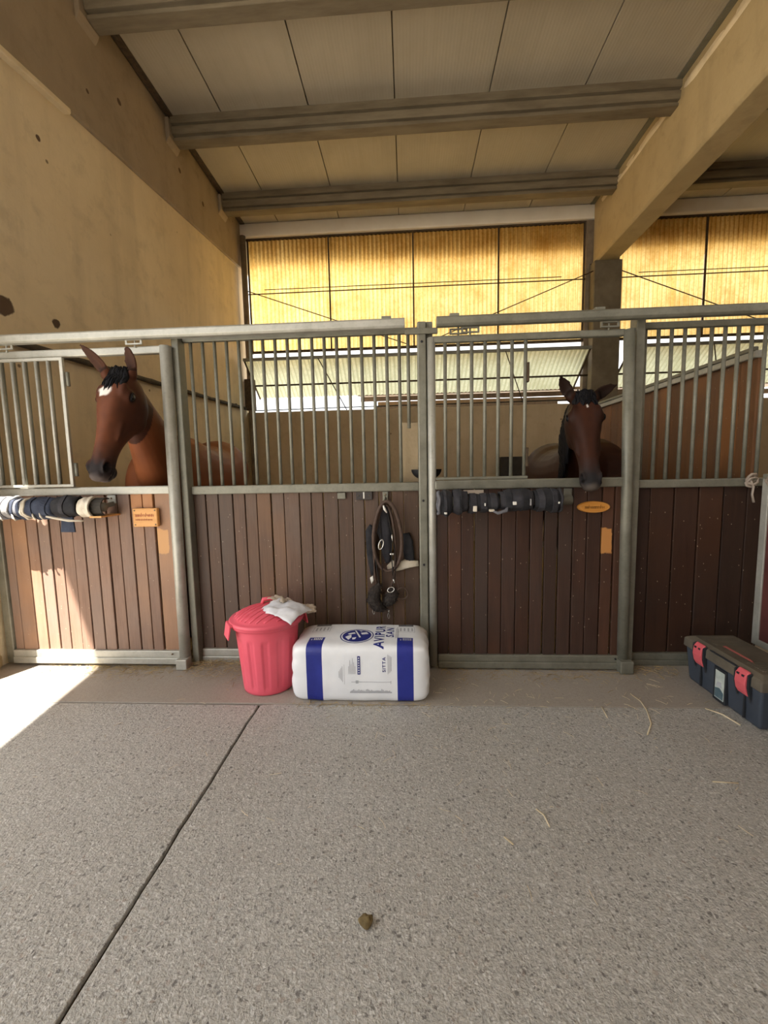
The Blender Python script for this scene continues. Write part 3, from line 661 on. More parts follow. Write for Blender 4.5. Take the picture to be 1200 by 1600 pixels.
# ================================================================== BIN
def lathe(c, prof, n, fr=None):
    return [[V3((c[0]+(r*(fr(2*math.pi*j/n, z) if fr else 1))*math.cos(2*math.pi*j/n), c[1]+(r*(fr(2*math.pi*j/n, z) if fr else 1))*math.sin(2*math.pi*j/n), c[2]+z)) for j in range(n)] for r, z in prof]
BC = (-.905, 2.475, 0)
bn = thing('bin', BC, 'pinkish red ribbed plastic bin with its lid on', 'bin')
def ribs(a, z):
    k = min(1, max(0, (z-.035)/.02))*min(1, max(0, (.355-z)/.02)); s = math.sin(a*13)
    return 1-.035*k*max(0, min(1, (s-.2)*4))
prof = [(.150, 0), (.160, .006)]+[(.160+.0*z+.085*(z/.5)*.5, z) for z in [.02+.0125*i for i in range(32)]]+[(.203, .43)]
MB().loft(lathe(BC, prof, 156, ribs)).build('body', 'bin', bn, smooth=True, bevel=0)
MB().loft(lathe(BC, [(.196, .415), (.219, .418), (.222, .436), (.214, .441), (.19, .441)], 72), False).build('rim', 'bin', bn, smooth=True)
lid = MB(); lp = [(.222, .432), (.228, .434), (.228, .452), (.222, .458), (.206, .459)]
lid.loft(lathe(BC, lp+[(.198, .466), (.15, .488), (.10, .505), (.05, .514), (.004, .516)], 96)); ld = lid.build('lid', 'bin', bn, smooth=True)
for k in range(-5, 6):   # raised ridges across the lid
    x = k*.036; hl = math.sqrt(max(0, .19**2-x*x))
    pts = []
    for i in range(9):
        y = -hl+2*hl*i/8; r = math.hypot(x, y); z = .466+(.198-r)/.198*.05 if r < .198 else .466
        z = [.466+(.198-r)/.048*.022, .488+(.15-r)/.05*.017, .505+(.10-r)/.05*.009, .514+(.05-r)/.05*.002][0 if r > .15 else 1 if r > .1 else 2 if r > .05 else 3]
        a = -.6; pts.append((BC[0]+x*math.cos(a)-y*math.sin(a), BC[1]+x*math.sin(a)+y*math.cos(a), z))
    MB().tube(pts, .006, 6).build('lid_ridge', 'bin', ld, smooth=True)
MB().tube([(BC[0]-.05, BC[1]+.06, .505), (BC[0]-.04, BC[1]+.055, .538), (BC[0]+.03, BC[1]+.09, .538), (BC[0]+.04, BC[1]+.095, .505)], .014, 10).build('lid_handle', 'bin', bn, smooth=True)
for ang in (math.pi+.62, .62):
    ca, sa = math.cos(ang), math.sin(ang); m = MB()
    def hp(r, t, z): return V3((BC[0]+r*ca-t*sa, BC[1]+r*sa+t*ca, z))
    m.loft([[hp(.212, t, .44), hp(.226, t, .44), hp(.226, t, .43), hp(.212, t, .43)] if False else [hp(a, t, b) for a, b in ((.205, .455), (.240, .450), (.254, .365), (.246, .363), (.232, .437), (.205, .442))] for t in (-.055, .055)])
    m.build('side_handle', 'bin', bn, bevel=.003)
# crumpled sacks on the lid
def scrap(c, sx, sy, rot, tilt, name, mat, seed, amp=.02, droop=0):
    R = Matrix.Rotation(rot, 4, 'Z') @ Matrix.Rotation(tilt[0], 4, 'X') @ Matrix.Rotation(tilt[1], 4, 'Y')
    n = 16; up, dn = [], []
    for i in range(n+1):
        ru, rd = [], []
        for j in range(n+1):
            u, v = i/n-.5, j/n-.5
            h = amp*noise.noise((u*4+seed, v*4, 0))+amp*.5*noise.noise((u*11, v*11+seed, 2))-droop*(u*u+v*v)
            k = min(1, 8*min(.5-abs(u), .5-abs(v)))
            jx, jy_ = .012*noise.noise((u*5, seed, v*2)), .012*noise.noise((v*5, u*2, seed))
            p = V3((u*sx+jx, v*sy+jy_, h))
            ru.append(R @ (p+V3((0, 0, .0015+.006*k)))+V3(c)); rd.append(R @ (p-V3((0, 0, .0005)))+V3(c))
        up.append(ru); dn.append(rd)
    m = MB(); m.loft(up, False, False); m.loft(dn, False, False)
    b = (n+1)*(n+1); idx = [j for j in range(n)]+[i*(n+1)+n for i in range(n)]+[n*(n+1)+j for j in range(n, 0, -1)]+[i*(n+1) for i in range(n, 0, -1)]
    for a, e in zip(idx, idx[1:]+idx[:1]): m.f.append((a, e, b+e, b+a))
    return m.build(name, mat, None, smooth=True)
sk = tag(scrap((-.765, 2.43, .530), .25, .20, -.42, (.13, .17), 'feed_sack', 'paper', 2, .016, .08), 'crumpled whitish empty sack lying on the bin lid', 'sack')
s2 = tag(scrap((-.83, 2.53, .538), .12, .10, -.3, (-.2, .1), 'plastic_scrap', 'paper2', 7, .02), 'brownish clear plastic scrap under the white sack on the lid', 'scrap')
s3 = tag(scrap((-.665, 2.60, .455), .09, .08, .5, (.5, .2), 'paper_scrap', 'paper2', 9, .01), 'small pale paper scrap poking out behind the bin', 'scrap')

# ================================================================== BALE
BL = V3((-.300, 2.455, 0)); hx, hy, hz = .405, .187, .172
bt = empty('wrapped_bale', BL); tag(bt, 'white plastic wrapped bedding bale with two blue bands', 'bale')
def bale_point(d):   # rounded box with pillow-like faces
    p = V3(d); m = max(abs(p.x), abs(p.y), abs(p.z)); p = p/m
    e = 11.0; r = (abs(p.x)**e+abs(p.y)**e+abs(p.z)**e)**(1/e); q = p/r
    bul = .012*(1-p.x**2)*(1-p.z**2)*(1-p.y**2)
    x = q.x*hx*(1+.02*(1-p.y*p.y)*(1-p.z*p.z)); y = q.y*hy*(1+.03*(1-p.x*p.x)*(1-p.z*p.z)); z = q.z*hz*(1+.05*(1-p.x*p.x)*(1-p.y*p.y))
    wv = V3((x*9, y*9, z*9)); k = (abs(p.x)**6)
    dd = .004*noise.noise(wv)+.009*k*noise.noise(V3((x*4, y*26, z*22)))
    if p.y < -.5 and -.9 < p.x < -.45: dd += .007*max(0, -p.z)*math.sin((x*38+z*55))*max(0, 1-abs(p.x+.45)*3)
    v = V3((x, y, z)); z0 = v.z
    v += v.normalized()*dd
    if v.z < -hz+.004: v.z = -hz+.004
    return v+V3((0, 0, hz-.004))
n = 36; m = MB()
for ax in range(3):
    for sg in (-1, 1):
        rows = []
        for i in range(n+1):
            row = []
            for j in range(n+1):
                c = [0, 0, 0]; c[ax] = sg; c[(ax+1) % 3] = math.tan((i/n*2-1)*math.pi/4); c[(ax+2) % 3] = math.tan((j/n*2-1)*math.pi/4)
                row.append(bale_point(c))
            rows.append(row)
        m.loft(rows, False, False)
me = m.mesh('wrap', True); bmx = bmesh.new(); bmx.from_mesh(me); bmesh.ops.remove_doubles(bmx, verts=bmx.verts, dist=.0004); bmesh.ops.recalc_face_normals(bmx, faces=bmx.faces); bmx.to_mesh(me)
bvh = BVHTree.FromBMesh(bmx); bmx.free(); me.polygons.foreach_set('use_smooth', [True]*len(me.polygons))
wrap = link('wrap', me, 'bale', bt, loc=BL)
def print_on(me, mat, name, face, off=.0015, label=None):
    # lay flat print onto the film; mesh is in bale-local x,y (top) or x,z (front)
    bb = bmesh.new(); bb.from_mesh(me)
    bmesh.ops.triangulate(bb, faces=bb.faces)
    for _ in range(3):
        L = [e for e in bb.edges if e.calc_length() > .018]
        if not L: break
        bmesh.ops.subdivide_edges(bb, edges=L, cuts=1)
        bmesh.ops.triangulate(bb, faces=bb.faces)
    for v in bb.verts:
        if face == 'top': o, d = V3((v.co.x, v.co.y, 1)), V3((0, 0, -1)); ex = v.co.z
        else: o, d = V3((v.co.x, -1, v.co.y)), V3((0, 1, 0)); ex = v.co.z
        h = bvh.ray_cast(o, d)
        if h[0] is not None: v.co = h[0]-d*(off+max(0, ex)*.3)
    bb.to_mesh(me); bb.free()
    o = link(name, me, mat, wrap)
    if label: o['label'] = label
    return o
def flat_text(txt, size, cx, cy, rot, sx=1, sy=1):
    t = text_mesh(txt, size, 0, size*.020); t.transform(Matrix.Translation((cx, cy, 0)) @ Matrix.Rotation(rot, 4, 'Z') @ Matrix.Diagonal((sx, sy, 1, 1))); return t
def quad(x0, x1, y0, y1):
    m = MB(); m.v = [(x0, y0, 0), (x1, y0, 0), (x1, y1, 0), (x0, y1, 0)]; m.f = [(0, 1, 2, 3)]; return m
def quads(L):
    m = MB()
    for x0, x1, y0, y1 in L:
        b = len(m.v); m.v += [(x0, y0, 0), (x1, y0, 0), (x1, y1, 0), (x0, y1, 0)]; m.f.append((b, b+1, b+2, b+3))
    me = bpy.data.meshes.new('q'); me.from_pydata(m.v, [], m.f); return me
def poly(L):
    me = bpy.data.meshes.new('p'); me.from_pydata([(x, y, 0) for x, y in L], [], [tuple(range(len(L)))]); return me
def ell(cx, cy, a, b, n=40): return [(cx+a*math.cos(2*math.pi*i/n), cy+b*math.sin(2*math.pi*i/n)) for i in range(n)]
def band(cx, cy, a, b, w, n=48):
    me = bpy.data.meshes.new('r'); v = [(x, y, 0) for x, y in ell(cx, cy, a, b, n)]+[(x, y, 0) for x, y in ell(cx, cy, a-w, b-w, n)]
    me.from_pydata(v, [], [(i, (i+1) % n, n+(i+1) % n, n+i) for i in range(n)]); return me
# emblem on top (bale-local: x-(-.305), y-2.455)
ex, ey = -.025, -.045
print_on(band(ex, ey, .103, .100, .006), 'navy', 'emblem_ring', 'top', label='dark blue ring around the emblem')
print_on(poly(ell(ex, ey, .088, .085)), 'navy', 'emblem', 'top', label='round dark blue emblem with white cut-outs')
for P_ in ([(-.07, -.02), (-.035, .01), (-.03, -.03), (-.045, -.06)], [(-.06, .025), (-.02, .045), (-.01, .02), (-.05, .01)], [(.02, .035), (.055, .05), (.07, .02), (.03, .008)],
           [(.005, .075), (.03, .07), (.02, .055)], [(-.02, .07), (-.012, .072), (.028, -.03), (.018, -.035)], [(-.025, -.035), (.0, -.03), (-.005, -.055), (-.02, -.06)]):
    print_on(poly([(ex+x, ey+y) for x, y in P_]), 'film', 'emblem_cutout', 'top', .0024)
print_on(flat_text('AVIPUR', .082, .118, -.035, math.pi/2, .92, 1.0), 'navy', 'lettering', 'top', label='AVIPUR in bold dark blue letters')
print_on(flat_text('AVIPUR', .082, .1195, -.035, math.pi/2, .92, 1.0), 'navy', 'lettering', 'top', .0017, label='AVIPUR in bold dark blue letters')
print_on(flat_text('SAN', .070, .180, .012, math.pi/2, 1.0, .95), 'navy', 'lettering', 'top', label='SAN in dark blue letters')
print_on(quads([(.212+i*.007, .2155+i*.007, -.075+.004*(i % 3), .075-.006*i) for i in range(3)]), 'greyink', 'fine_print', 'top')
for sx in (-1, 1):   # boxed small print at both ends, dark label at the back, print in the band
    c = .275 if sx > 0 else -.262
    print_on(quads([(c-.055, c+.055, .018, .0205), (c-.055, c+.055, .098, .1005), (c-.056, c-.053, .02, .098), (c+.053, c+.056, .02, .098)]), 'greyink', 'print_frame', 'top')
    print_on(quads([(c-.038+i*.024, c-.028+i*.024, .032+.004*(i % 2), .086) for i in range(4)]), 'greyink', 'fine_print', 'top')
    print_on(quads([(c-.048, c+.048, .115, .150)]), 'darkink', 'dark_label', 'top')
    print_on(quads([(c-.034, c-.028, -.107, -.090)]+[(c-.018+i*.011, c-.012+i*.011, -.107, -.075) for i in range(5)]), 'film' if sx < 0 else 'greyink', 'band_print', 'top')
# front face print (x, z)
print_on(quads([(-.008, .0085, .175, .285)]), 'navy', 'front_bar', 'front')
print_on(quads([(-.003, .0035, .182+i*.0145, .190+i*.0145) for i in range(7)]), 'film', 'front_bar_print', 'front', .0024)
print_on(quads([(-.060+i*.0075, -.0575+i*.0075, .178, .225+.012*((i*3) % 5)) for i in range(6)]), 'greyink', 'fine_print', 'front')
print_on(flat_text('SITTA', .026, .148, .235, math.pi/2, 1.15, 1.0), 'navy', 'lettering', 'front', label='SITTA in small dark letters')
print_on(quads([(.168+i*.0065, .1705+i*.0065, .178+.006*i, .295-.004*i) for i in range(4)]), 'greyink', 'fine_print', 'front')
print_on(quads([(-.118+i*.0065, -.1155+i*.0065, .130+.008*(3-i), .225-.010*(3-i)) for i in range(4)]+[(-.086, -.0845, .115, .235)]), 'greyink', 'fine_print', 'front')
print_on(quads([(-.045, .187, .1285, .1315), (-.02, -.004, .121, .139), (.184, .187, .119, .137), (-.055, .19, .061, .069)]+[(-.05+i*.0075, -.0455+i*.0075, .069, .075+.022*abs(noise.noise((i*.73, 4, 0)))*(2 if 10 < i < 22 else 1)) for i in range(31)]), 'greyink', 'chart_print', 'front')

# ================================================================== TOOLBOX
TB = V3((1.88, 2.33, 0)); tb = thing('toolbox', TB, 'slate blue toolbox with dusty lid and coral latches', 'toolbox')
x0, x1, y0, y1 = 1.745, 2.035, 2.045, 2.605
m = MB(); m.loft([[V3((a, b, z)) for a, b in ((x0+k, y0+k), (x1-k, y0+k), (x1-k, y1-k), (x0+k, y1-k))] for z, k in ((.0, .022), (.02, .016), (.215, .0))])
tbody = m.build('body', 'tbox', tb, bevel=.012, seg=3)
m = MB(); m.loft([[V3((a, b, z)) for a, b in ((x0+k, y0+k), (x1-k, y0+k), (x1-k, y1-k), (x0+k, y1-k))] for z, k in ((.213, -.010), (.262, -.008), (.272, .0), (.288, .028))])
tlid = m.build('lid', 'tblid', tb, bevel=.006, seg=3)
for k in range(9): MB().box(1.80, 1.99, 2.075+k*.016, 2.083+k*.016, .287, .2915).build('lid_rib', 'tblid', tlid, bevel=.002)
for k in range(8): MB().box(1.80, 1.99, 2.43+k*.016, 2.438+k*.016, .287, .2915).build('lid_rib', 'tblid', tlid, bevel=.002)
MB().box(1.742, 1.752, 2.20, 2.40, .255, .276).build('lid_lip', 'tbdark', tlid, bevel=.003)
hd = MB().tube([(1.83, 2.20, .282), (1.83, 2.22, .293), (1.83, 2.40, .293), (1.83, 2.42, .282)], .006, 8).build('carry_handle', 'dull_red', tb, smooth=True)
for y in (2.145, 2.465):
    m = MB(); sh = [(1.736, .150), (1.722, .175), (1.714, .215), (1.718, .258), (1.735, .282), (1.745, .284), (1.745, .150)]
    lt = m.prism(sh, lambda a, z: V3((a, y-.034, z)), lambda a, z: V3((a, y+.034, z))).build('latch', 'latch', tb, bevel=.005, seg=3)
    for d in (-.016, .016): MB().box(1.7165, 1.724, y+d-.008, y+d+.008, .252, .262).build('latch_slot', 'tbdark', lt)
    for d in (-.042, .042): MB().prism([(1.742, .12), (1.722, .20), (1.722, .27), (1.745, .28)], lambda a, z: V3((a, y+d-.005, z)), lambda a, z: V3((a, y+d+.005, z))).build('latch_guard', 'tbdark', tb, bevel=.002)
    MB().box(1.744, 1.756, y-.004, y+.004, .02, .20).build('groove', 'tbdark', tb)
MB().box(1.738, 1.758, 2.262, 2.352, .012, .205).build('label_recess', 'tbdark', tb, bevel=.003)
st = MB().prism([(2.27, .030), (2.335, .030), (2.335, .190), (2.27, .190)], lambda y, z: V3((1.7355, y, z)), lambda y, z: V3((1.742, y, z))).build('sticker', 'sticker', tb)
MB().prism([(2.272, .035), (2.333, .035), (2.333, .085), (2.30, .095), (2.272, .075)], lambda y, z: V3((1.7345, y, z)), lambda y, z: V3((1.737, y, z))).build('sticker_print', 'sticker2', st)
MB().prism([(2.285, .10), (2.325, .10), (2.318, .125), (2.29, .13)], lambda y, z: V3((1.7345, y, z)), lambda y, z: V3((1.737, y, z))).build('sticker_print', 'greyink', st)
for z in (.19, .165): MB().box(1.78, 2.0, 2.036, 2.05, z, z+.010).build('end_rib', 'tbdark', tb, bevel=.002)
# black roll behind the toolbox
rl = MB(); rl.tube([(2.125, 2.50, .115), (2.125, 1.55, .115)], .082, 24)
rb = tag(rl.build('rubber_roll', 'black', None, smooth=True), 'black rubber roll lying behind the toolbox under the maroon gate', 'roll')
rb.location.z = -.033
# rag and rope ends tied at the right
def rag(c, name, label, seed, sc=1, tail=None):
    m = MB(); random.seed(seed)
    for k in range(5):
        a = random.uniform(0, 6.28); pts = []
        for i in range(7):
            t = i/6; pts.append((c[0]+sc*.035*math.cos(a+t*5), c[1]-.012-sc*.02*math.sin(a*2+t*4), c[2]+sc*.035*math.sin(a+t*5)+.008*k-.016))
        m.tube(pts, [sc*.009*(.6+.6*math.sin(math.pi*i/6)) for i in range(7)], 7)
    if tail: m.tube([V3(c)+V3(t) for t in tail], [.012, .010, .008, .010], 7, flat=.5)
    return tag(m.build(name, 'rag', None, smooth=True), label, 'rag')
rag((2.17, 2.735, 1.245), 'knotted_rag', 'torn rag tied round the rail end with a strip hanging down', 4, .75, [(-.01, -.01, 0), (.005, -.02, -.04), (.0, -.02, -.09), (.012, -.02, -.14)])
rag((2.205, 2.63, 1.25), "knotted_rag", "pale rag knotted on top of the maroon gate edge", 9, .8)

# ================================================================== BOOT RACKS AND BOOTS
def rack(x0, x1, zc, label, end):
    t = thing('boot_rack', ((x0+x1)/2, 2.69, zc), label, 'rack')
    m = MB(); prof = [(2.555+.055*math.cos(a), zc-.02+.055*math.sin(a)) for a in [math.pi*(1.05+.9*i/10) for i in range(11)]]
    MB().tube([(x0, 2.57, zc), (x1, 2.57, zc)], .03, 14).build('support_bar', 'galv', t, smooth=True)
    for x in (x0+.05, x1-.03):
        MB().bar((x, 2.70, zc+.015), (x, 2.57, zc+.0), .012, .03, (0, 0, 1)).build('bracket', 'galv', t)
    if end:
        m.loft([[V3((x, 2.585+(.062 if k < 11 else .055)*math.cos(math.pi*(.35+1.2*(k if k < 11 else 21-k)/10)), zc+(.062 if k < 11 else .055)*math.sin(math.pi*(.35+1.2*(k if k < 11 else 21-k)/10)))) for k in range(22)] for x in (x1-.10, x1+.005)]); m.build('gutter_end', 'manger', t, smooth=False)
        MB().prism([(x1-.07, -.065), (x1+.01, -.065), (x1+.01, -.055), (x1-.07, -.055)], lambda x, z: V3((x, 2.52, zc+z)), lambda x, z: V3((x, 2.698, zc+z))).build('end_tray', 'plaque', t)
    return t
def boot(x0, x1, zc, r, mat, strap, label, cat='boot', trim=None, straps=2, bulge=.012, seed=1, group='horse boots on the racks', yc=2.57, taper=0, trimside=1):
    t = thing('horse_boot', ((x0+x1)/2, yc, zc-r), label, cat, group)
    n = 28; N = 10
    def rr(u, a): return (r*(1+taper*(u-.5))+bulge*math.sin(math.pi*u)+.013*noise.noise((u*3+seed, math.cos(a)*1.4, math.sin(a)*1.4)))
    out = [[V3((x0+(x1-x0)*u, yc+rr(u, a)*math.cos(a), zc+rr(u, a)*math.sin(a)*.98)) for a in [2*math.pi*j/n for j in range(n)]] for u in [i/N for i in range(N+1)]]
    inn = [[V3((p.x+.002*(1 if i == 0 else -1 if i == N else 0), yc+(p.y-yc)*.80, zc+(p.z-zc)*.80)) for p in out[i]] for i in range(N, -1, -1)]
    MB().loft(out+inn+[out[0]], False).build('shell', mat, t, smooth=True)
    for k in range(straps):
        u0 = (k+.5)/straps-.10; u1 = u0+.20; rows = []
        a0, a1 = math.radians(100), math.radians(318)
        for u in (u0, u0, u1, u1):
            pass
        o_, i_ = [], []
        for j in range(19):
            a = a0+(a1-a0)*j/18; sl = .012*(j/18-.5)
            o_.append([V3((x0+(x1-x0)*u+sl, yc+(rr(u, a)+h)*math.cos(a), zc+(rr(u, a)+h)*math.sin(a)*.98)) for u, h in ((u0, -.002), (u0, .006), (u1, .006), (u1, -.002))])
        MB().loft(o_).build('strap', strap, t, bevel=.002)
    if trim:
        xe = x1 if trimside > 0 else x0; u = 1 if trimside > 0 else 0
        m = MB(); pts = [(xe+.004*math.sin(5*a), yc+(rr(u, a)+.002)*math.cos(a), zc+(rr(u, a)+.002)*math.sin(a)*.98) for a in [2*math.pi*j/24 for j in range(25)]]
        m.tube(pts, .009, 7); m.build('trim_edge', trim, t, smooth=True)
    return t
rack(-2.86, -1.99, 1.150, 'boot rack with a light tray end on the left door', True)
boot(-2.88, -2.60, 1.155, .068, 'cloth_light', 'cloth_mid', 'light grey fleece boot at the left end of the left rack', trim='cloth_light', straps=2, bulge=.010, seed=1)
boot(-2.60, -2.51, 1.148, .062, 'cloth_mid', 'cloth_navy', 'mid grey boot with navy straps second from the left on the left rack', trim='cream', straps=2, seed=2, bulge=.004)
boot(-2.50, -2.31, 1.152, .060, 'cloth_navy', 'cloth_navy', 'navy boot with cream lined end in the middle of the left rack', trim='cream', straps=2, seed=3, trimside=-1)
boot(-2.31, -2.15, 1.158, .062, 'cloth_black', 'cloth_grey', 'black smooth boot second from the right on the left rack', straps=1, seed=4, bulge=.010)
boot(-2.135, -2.05, 1.150, .066, 'cream', 'cream', 'cream fleece boot at the right end of the left rack', straps=0, seed=5, bulge=.002, taper=.1)
for i, (c, q) in enumerate((((-2.30, 2.50, 1.085), .0), )):
    pass
lin = tag(MB().tube([(-2.33, 2.502, 1.100), (-2.26, 2.492, 1.088), (-2.18, 2.497, 1.072), (-2.09, 2.505, 1.068)], [.012, .014, .015, .010], 8, flat=.5).build('lining_strip', 'cream', None, smooth=True), 'cream lining strip hanging loose under the black boot', 'strap')
m = MB(); m.loft([[V3((-2.245+dx+.012*t, 2.555+dy-.02*t, 1.092-.10*t)) for dx, dy in ((-.035-.008*t, -.004), (.05+.012*t, -.012), (.05+.012*t, .0), (-.035-.008*t, .008))] for t in (0, .35, .7, 1)])
tag(m.build('loose_flap', 'cloth_navy', None, bevel=.003), 'navy flap hanging down below the black boot on the left rack', 'strap')
for i, (xa_, za_) in enumerate(((-2.655, 1.092), (-2.565, 1.09), (-2.425, 1.095), (-2.375, 1.095))):
    m = MB(); m.tube([(xa_-.012, 2.508, za_+.028), (xa_-.002, 2.503, za_+.005), (xa_+.012, 2.508, za_-.015)], [.004, .006, .004], 6)
    o = m.build('strap_end', 'cream', None, smooth=True)
    tag(o, ('cream strap end under the light grey boot', 'cream strap end under the mid grey boot', 'cream strap end on the left of the navy boot', 'cream strap end on the right of the navy boot')[i], 'strap', 'cream strap ends')
rack(.20, 1.00, 1.150, 'boot rack on the right door', False)
boot(.190, .270, 1.143, .068, 'cloth_black', 'cloth_grey', 'black boot with pale lining at the left end of the right rack', trim='cloth_mid', straps=1, seed=6, trimside=-1)
boot(.275, .365, 1.150, .066, 'cloth_grey', 'cloth_black', 'charcoal boot second from the left on the right rack', straps=1, seed=7)
boot(.370, .555, 1.140, .056, 'cloth_black', 'cloth_grey', 'long black boot with three pads in the middle of the right rack', straps=3, seed=8, bulge=.006)
boot(.560, .760, 1.153, .060, 'cloth_grey', 'cloth_black', 'charcoal boot with a pale mark right of the rack middle', straps=2, seed=9)
boot(.765, .925, 1.150, .062, 'cloth_black', 'cloth_grey', 'black boot at the right end of the right rack', trim='cloth_grey', straps=2, seed=10)
for bt_, x_, z_, w_, h_, mt_ in (('horse_boot.007', .405, 1.110, .022, .034, 'cream'), ('horse_boot.007', .505, 1.098, .030, .014, 'cream'), ('horse_boot.005', .228, 1.085, .016, .012, 'white'), ('horse_boot.008', .640, 1.140, .022, .020, 'white'), ('horse_boot.009', .900, 1.140, .010, .012, 'white'), ('horse_boot.008', .735, 1.145, .008, .040, 'cloth_light'), ('horse_boot.007', .465, 1.135, .006, .018, 'white')):
    b_ = bpy.data.objects[bt_]; MB().box(x_-w_/2, x_+w_/2, 2.492, 2.520, z_-h_/2, z_+h_/2).build('patch', mt_, b_, bevel=.003)
ld2 = tag(MB().tube([(.50, 2.505, 1.10), (.54, 2.495, 1.082), (.59, 2.50, 1.095), (.60, 2.51, 1.115)], [.008, .016, .018, .008], 8, flat=.6).build('lining_strip', 'cloth_mid', None, smooth=True), 'grey lining tongue sticking out below the right rack', 'strap')

# ================================================================== TACK ON THE HOOK
br = thing('bridle', (-.14, 2.70, .9), 'brown rope and black strap bridle hanging in a loop from the hook', 'bridle')
def X_(px): return -.153+(px-603)*.00425
def Z_(py): return 1.155-(py-784)*.00432
def P_(px, py, y=2.70): return (X_(px), y, Z_(py))
def oval(cx, cy, a, b, y0, y1, tilt=0):
    out = []
    for i in range(49):
        t = 2*math.pi*i/48; s = math.sin(t); k = 1-.16*math.cos(t)
        px, py = cx+a*s*k+tilt*math.cos(t)*b/50, cy-b*math.cos(t); out.append(P_(px, py, y0+(y1-y0)*(.5-.5*math.cos(t))))
    return out
MB().tube(oval(606, 840, 22, 55, 2.668, 2.715), .0125, 10, False).build('rope_loop', 'rope', br, smooth=True)
MB().tube(oval(601, 862, 17, 72, 2.690, 2.745, 2), .009, 10, False).build('rope_loop', 'rope', br, smooth=True)
def strap(pts, wd, name='strap', mat='leather', parent=br, th=.0035): MB().tube([P_(*p) for p in pts], wd/2, 8, flat=th/wd*2 if False else .35).build(name, mat, parent, smooth=True)
for pts, wd in (([(600, 786), (594, 805), (595, 835), (597, 870), (596, 920)], .012), ([(604, 786), (609, 815), (613, 838), (612, 870), (614, 905), (612, 935)], .013), ([(608, 790), (615, 820), (613, 840), (618, 870), (617, 910)], .011),
                ([(603, 785), (612, 800), (614, 820)], .01), ([(613, 842), (611, 866), (613, 900)], .012), ([(586, 870), (589, 900), (594, 930)], .016)):
    strap(pts, wd, mat='leather')
strap([(582, 900), (583, 915), (587, 925)], .014, mat='rope'); strap([(619, 905), (621, 920), (618, 928)], .014, mat='rope')
MB().ring(P_(596, 851, 2.668), (.011, 0, -.012), (.012, 0, .030), .0045).build('bit_ring', 'steel', br, smooth=True)
MB().ring(P_(610, 922, 2.668), (.022, 0, .004), (.0, .004, .016), .0035).build('bit_ring', 'steel', br, smooth=True)
MB().ball(P_(611.5, 866, 2.668), .010, .006, .008).build('buckle', 'steel', br, smooth=True)
MB().ball(P_(614.5, 866, 2.668), .006, .005, .008).build('buckle', 'steel', br, smooth=True)
MB().tube([P_(613, 836, 2.67), P_(614, 846, 2.667)], .005, 8).build('buckle', 'steel', br, smooth=True)
MB().tube([P_(614, 905, 2.668), P_(616, 911, 2.665)], .005, 8).build('buckle', 'steel', br, smooth=True)
MB().tube([P_(601, 791, 2.662), P_(602.5, 796, 2.656), P_(606, 802, 2.660)], [.005, .008, .004], 8).build('white_tab', 'white', br, smooth=True)
MB().ring(P_(628, 930, 2.70), (.036, .006, .006), (-.008, 0, .038), .005).build('cable_loop', 'rope', br, smooth=True)
# hanging cloths
def cloth(outline, y, th, name, mat, label, cat, seed):
    n = len(outline); rows = []
    c = V3((sum(X_(p[0]) for p in outline)/n, y, sum(Z_(p[1]) for p in outline)/n))
    for k, dy in ((1.0, .0), (.96, -th*.5), (.75, -th*.9), (.4, -th*1.15), (.02, -th*1.2)):
        row = []
        for p in outline:
            q = V3(P_(p[0], p[1], y)); v = c+(q-c)*k; v.y = y+dy+.012*noise.noise((v.x*22+seed, 0, v.z*9))*(1-k*.6); row.append(v)
        rows.append(row)
    back = [V3((p.x, y+.012, p.z)) for p in rows[0]]
    return tag(MB().loft([back]+rows).build(name, mat, None, smooth=True), label, cat)
cloth([(590, 800), (595, 790), (604, 790), (609, 805), (612, 830), (613, 860), (609, 882), (602, 885), (597, 870), (594, 850), (588, 830)], 2.742, .03, 'fabric_bag', 'cloth_grey', 'charcoal fabric pad hanging inside the rope loop', 'pad', 1)
cloth([(570, 832), (577, 822), (584, 826), (587, 850), (587, 880), (585, 905), (577, 904), (574, 885), (571, 866)], 2.748, .028, 'fabric_strip', 'cloth_black', 'dark fabric strip hanging left of the rope loop', 'cloth', 2)
cloth([(630, 838), (640, 836), (646, 850), (648, 880), (640, 884), (632, 878), (629, 860)], 2.755, .016, 'dark_cloth', 'cloth_black', 'black cloth corner right of the rope loop', 'cloth', 3)
cloth([(603, 889), (612, 879), (622, 884), (632, 879), (654, 881), (655, 889), (640, 892), (626, 896), (612, 899), (605, 897)], 2.752, .014, 'white_cloth', 'cream', 'cream cloth strip crossing behind the rope loop', 'cloth', 4)
cloth([(576, 907), (582, 903), (583, 910), (578, 917)], 2.735, .012, 'white_tag', 'white', 'small white tag left of the hanging tack', 'tag', 5)
def fuzzy(pts, r, label):
    P = [P_(*p) for p in pts]; m = MB(); m.tube(P, r, 14)
    random.seed(len(label))
    for _ in range(500):
        i = random.randrange(len(P)-1); t = random.random(); c = V3(P[i]).lerp(V3(P[i+1]), t); R0 = r[i]+(r[i+1]-r[i])*t
        a = random.uniform(0, 6.28); d = V3((math.cos(a), math.sin(a)*.9, random.uniform(-.4, .4))).normalized(); L = random.uniform(.005, .012)
        m.tube([c+d*R0*.9, c+d*(R0+L)+V3((0, 0, -L*.5))], [.0022, .0006], 3)
    return tag(m.build('fleece_pad', 'fuzz', None), label, 'pad', 'fleece pads of the hanging tack')
fuzzy([(592, 915, 2.71), (584, 926, 2.705), (581, 940, 2.705), (588, 952, 2.71), (598, 957, 2.715)], [.014, .038, .046, .042, .022], 'dark fleece noseband pad hanging lowest on the left of the tack')
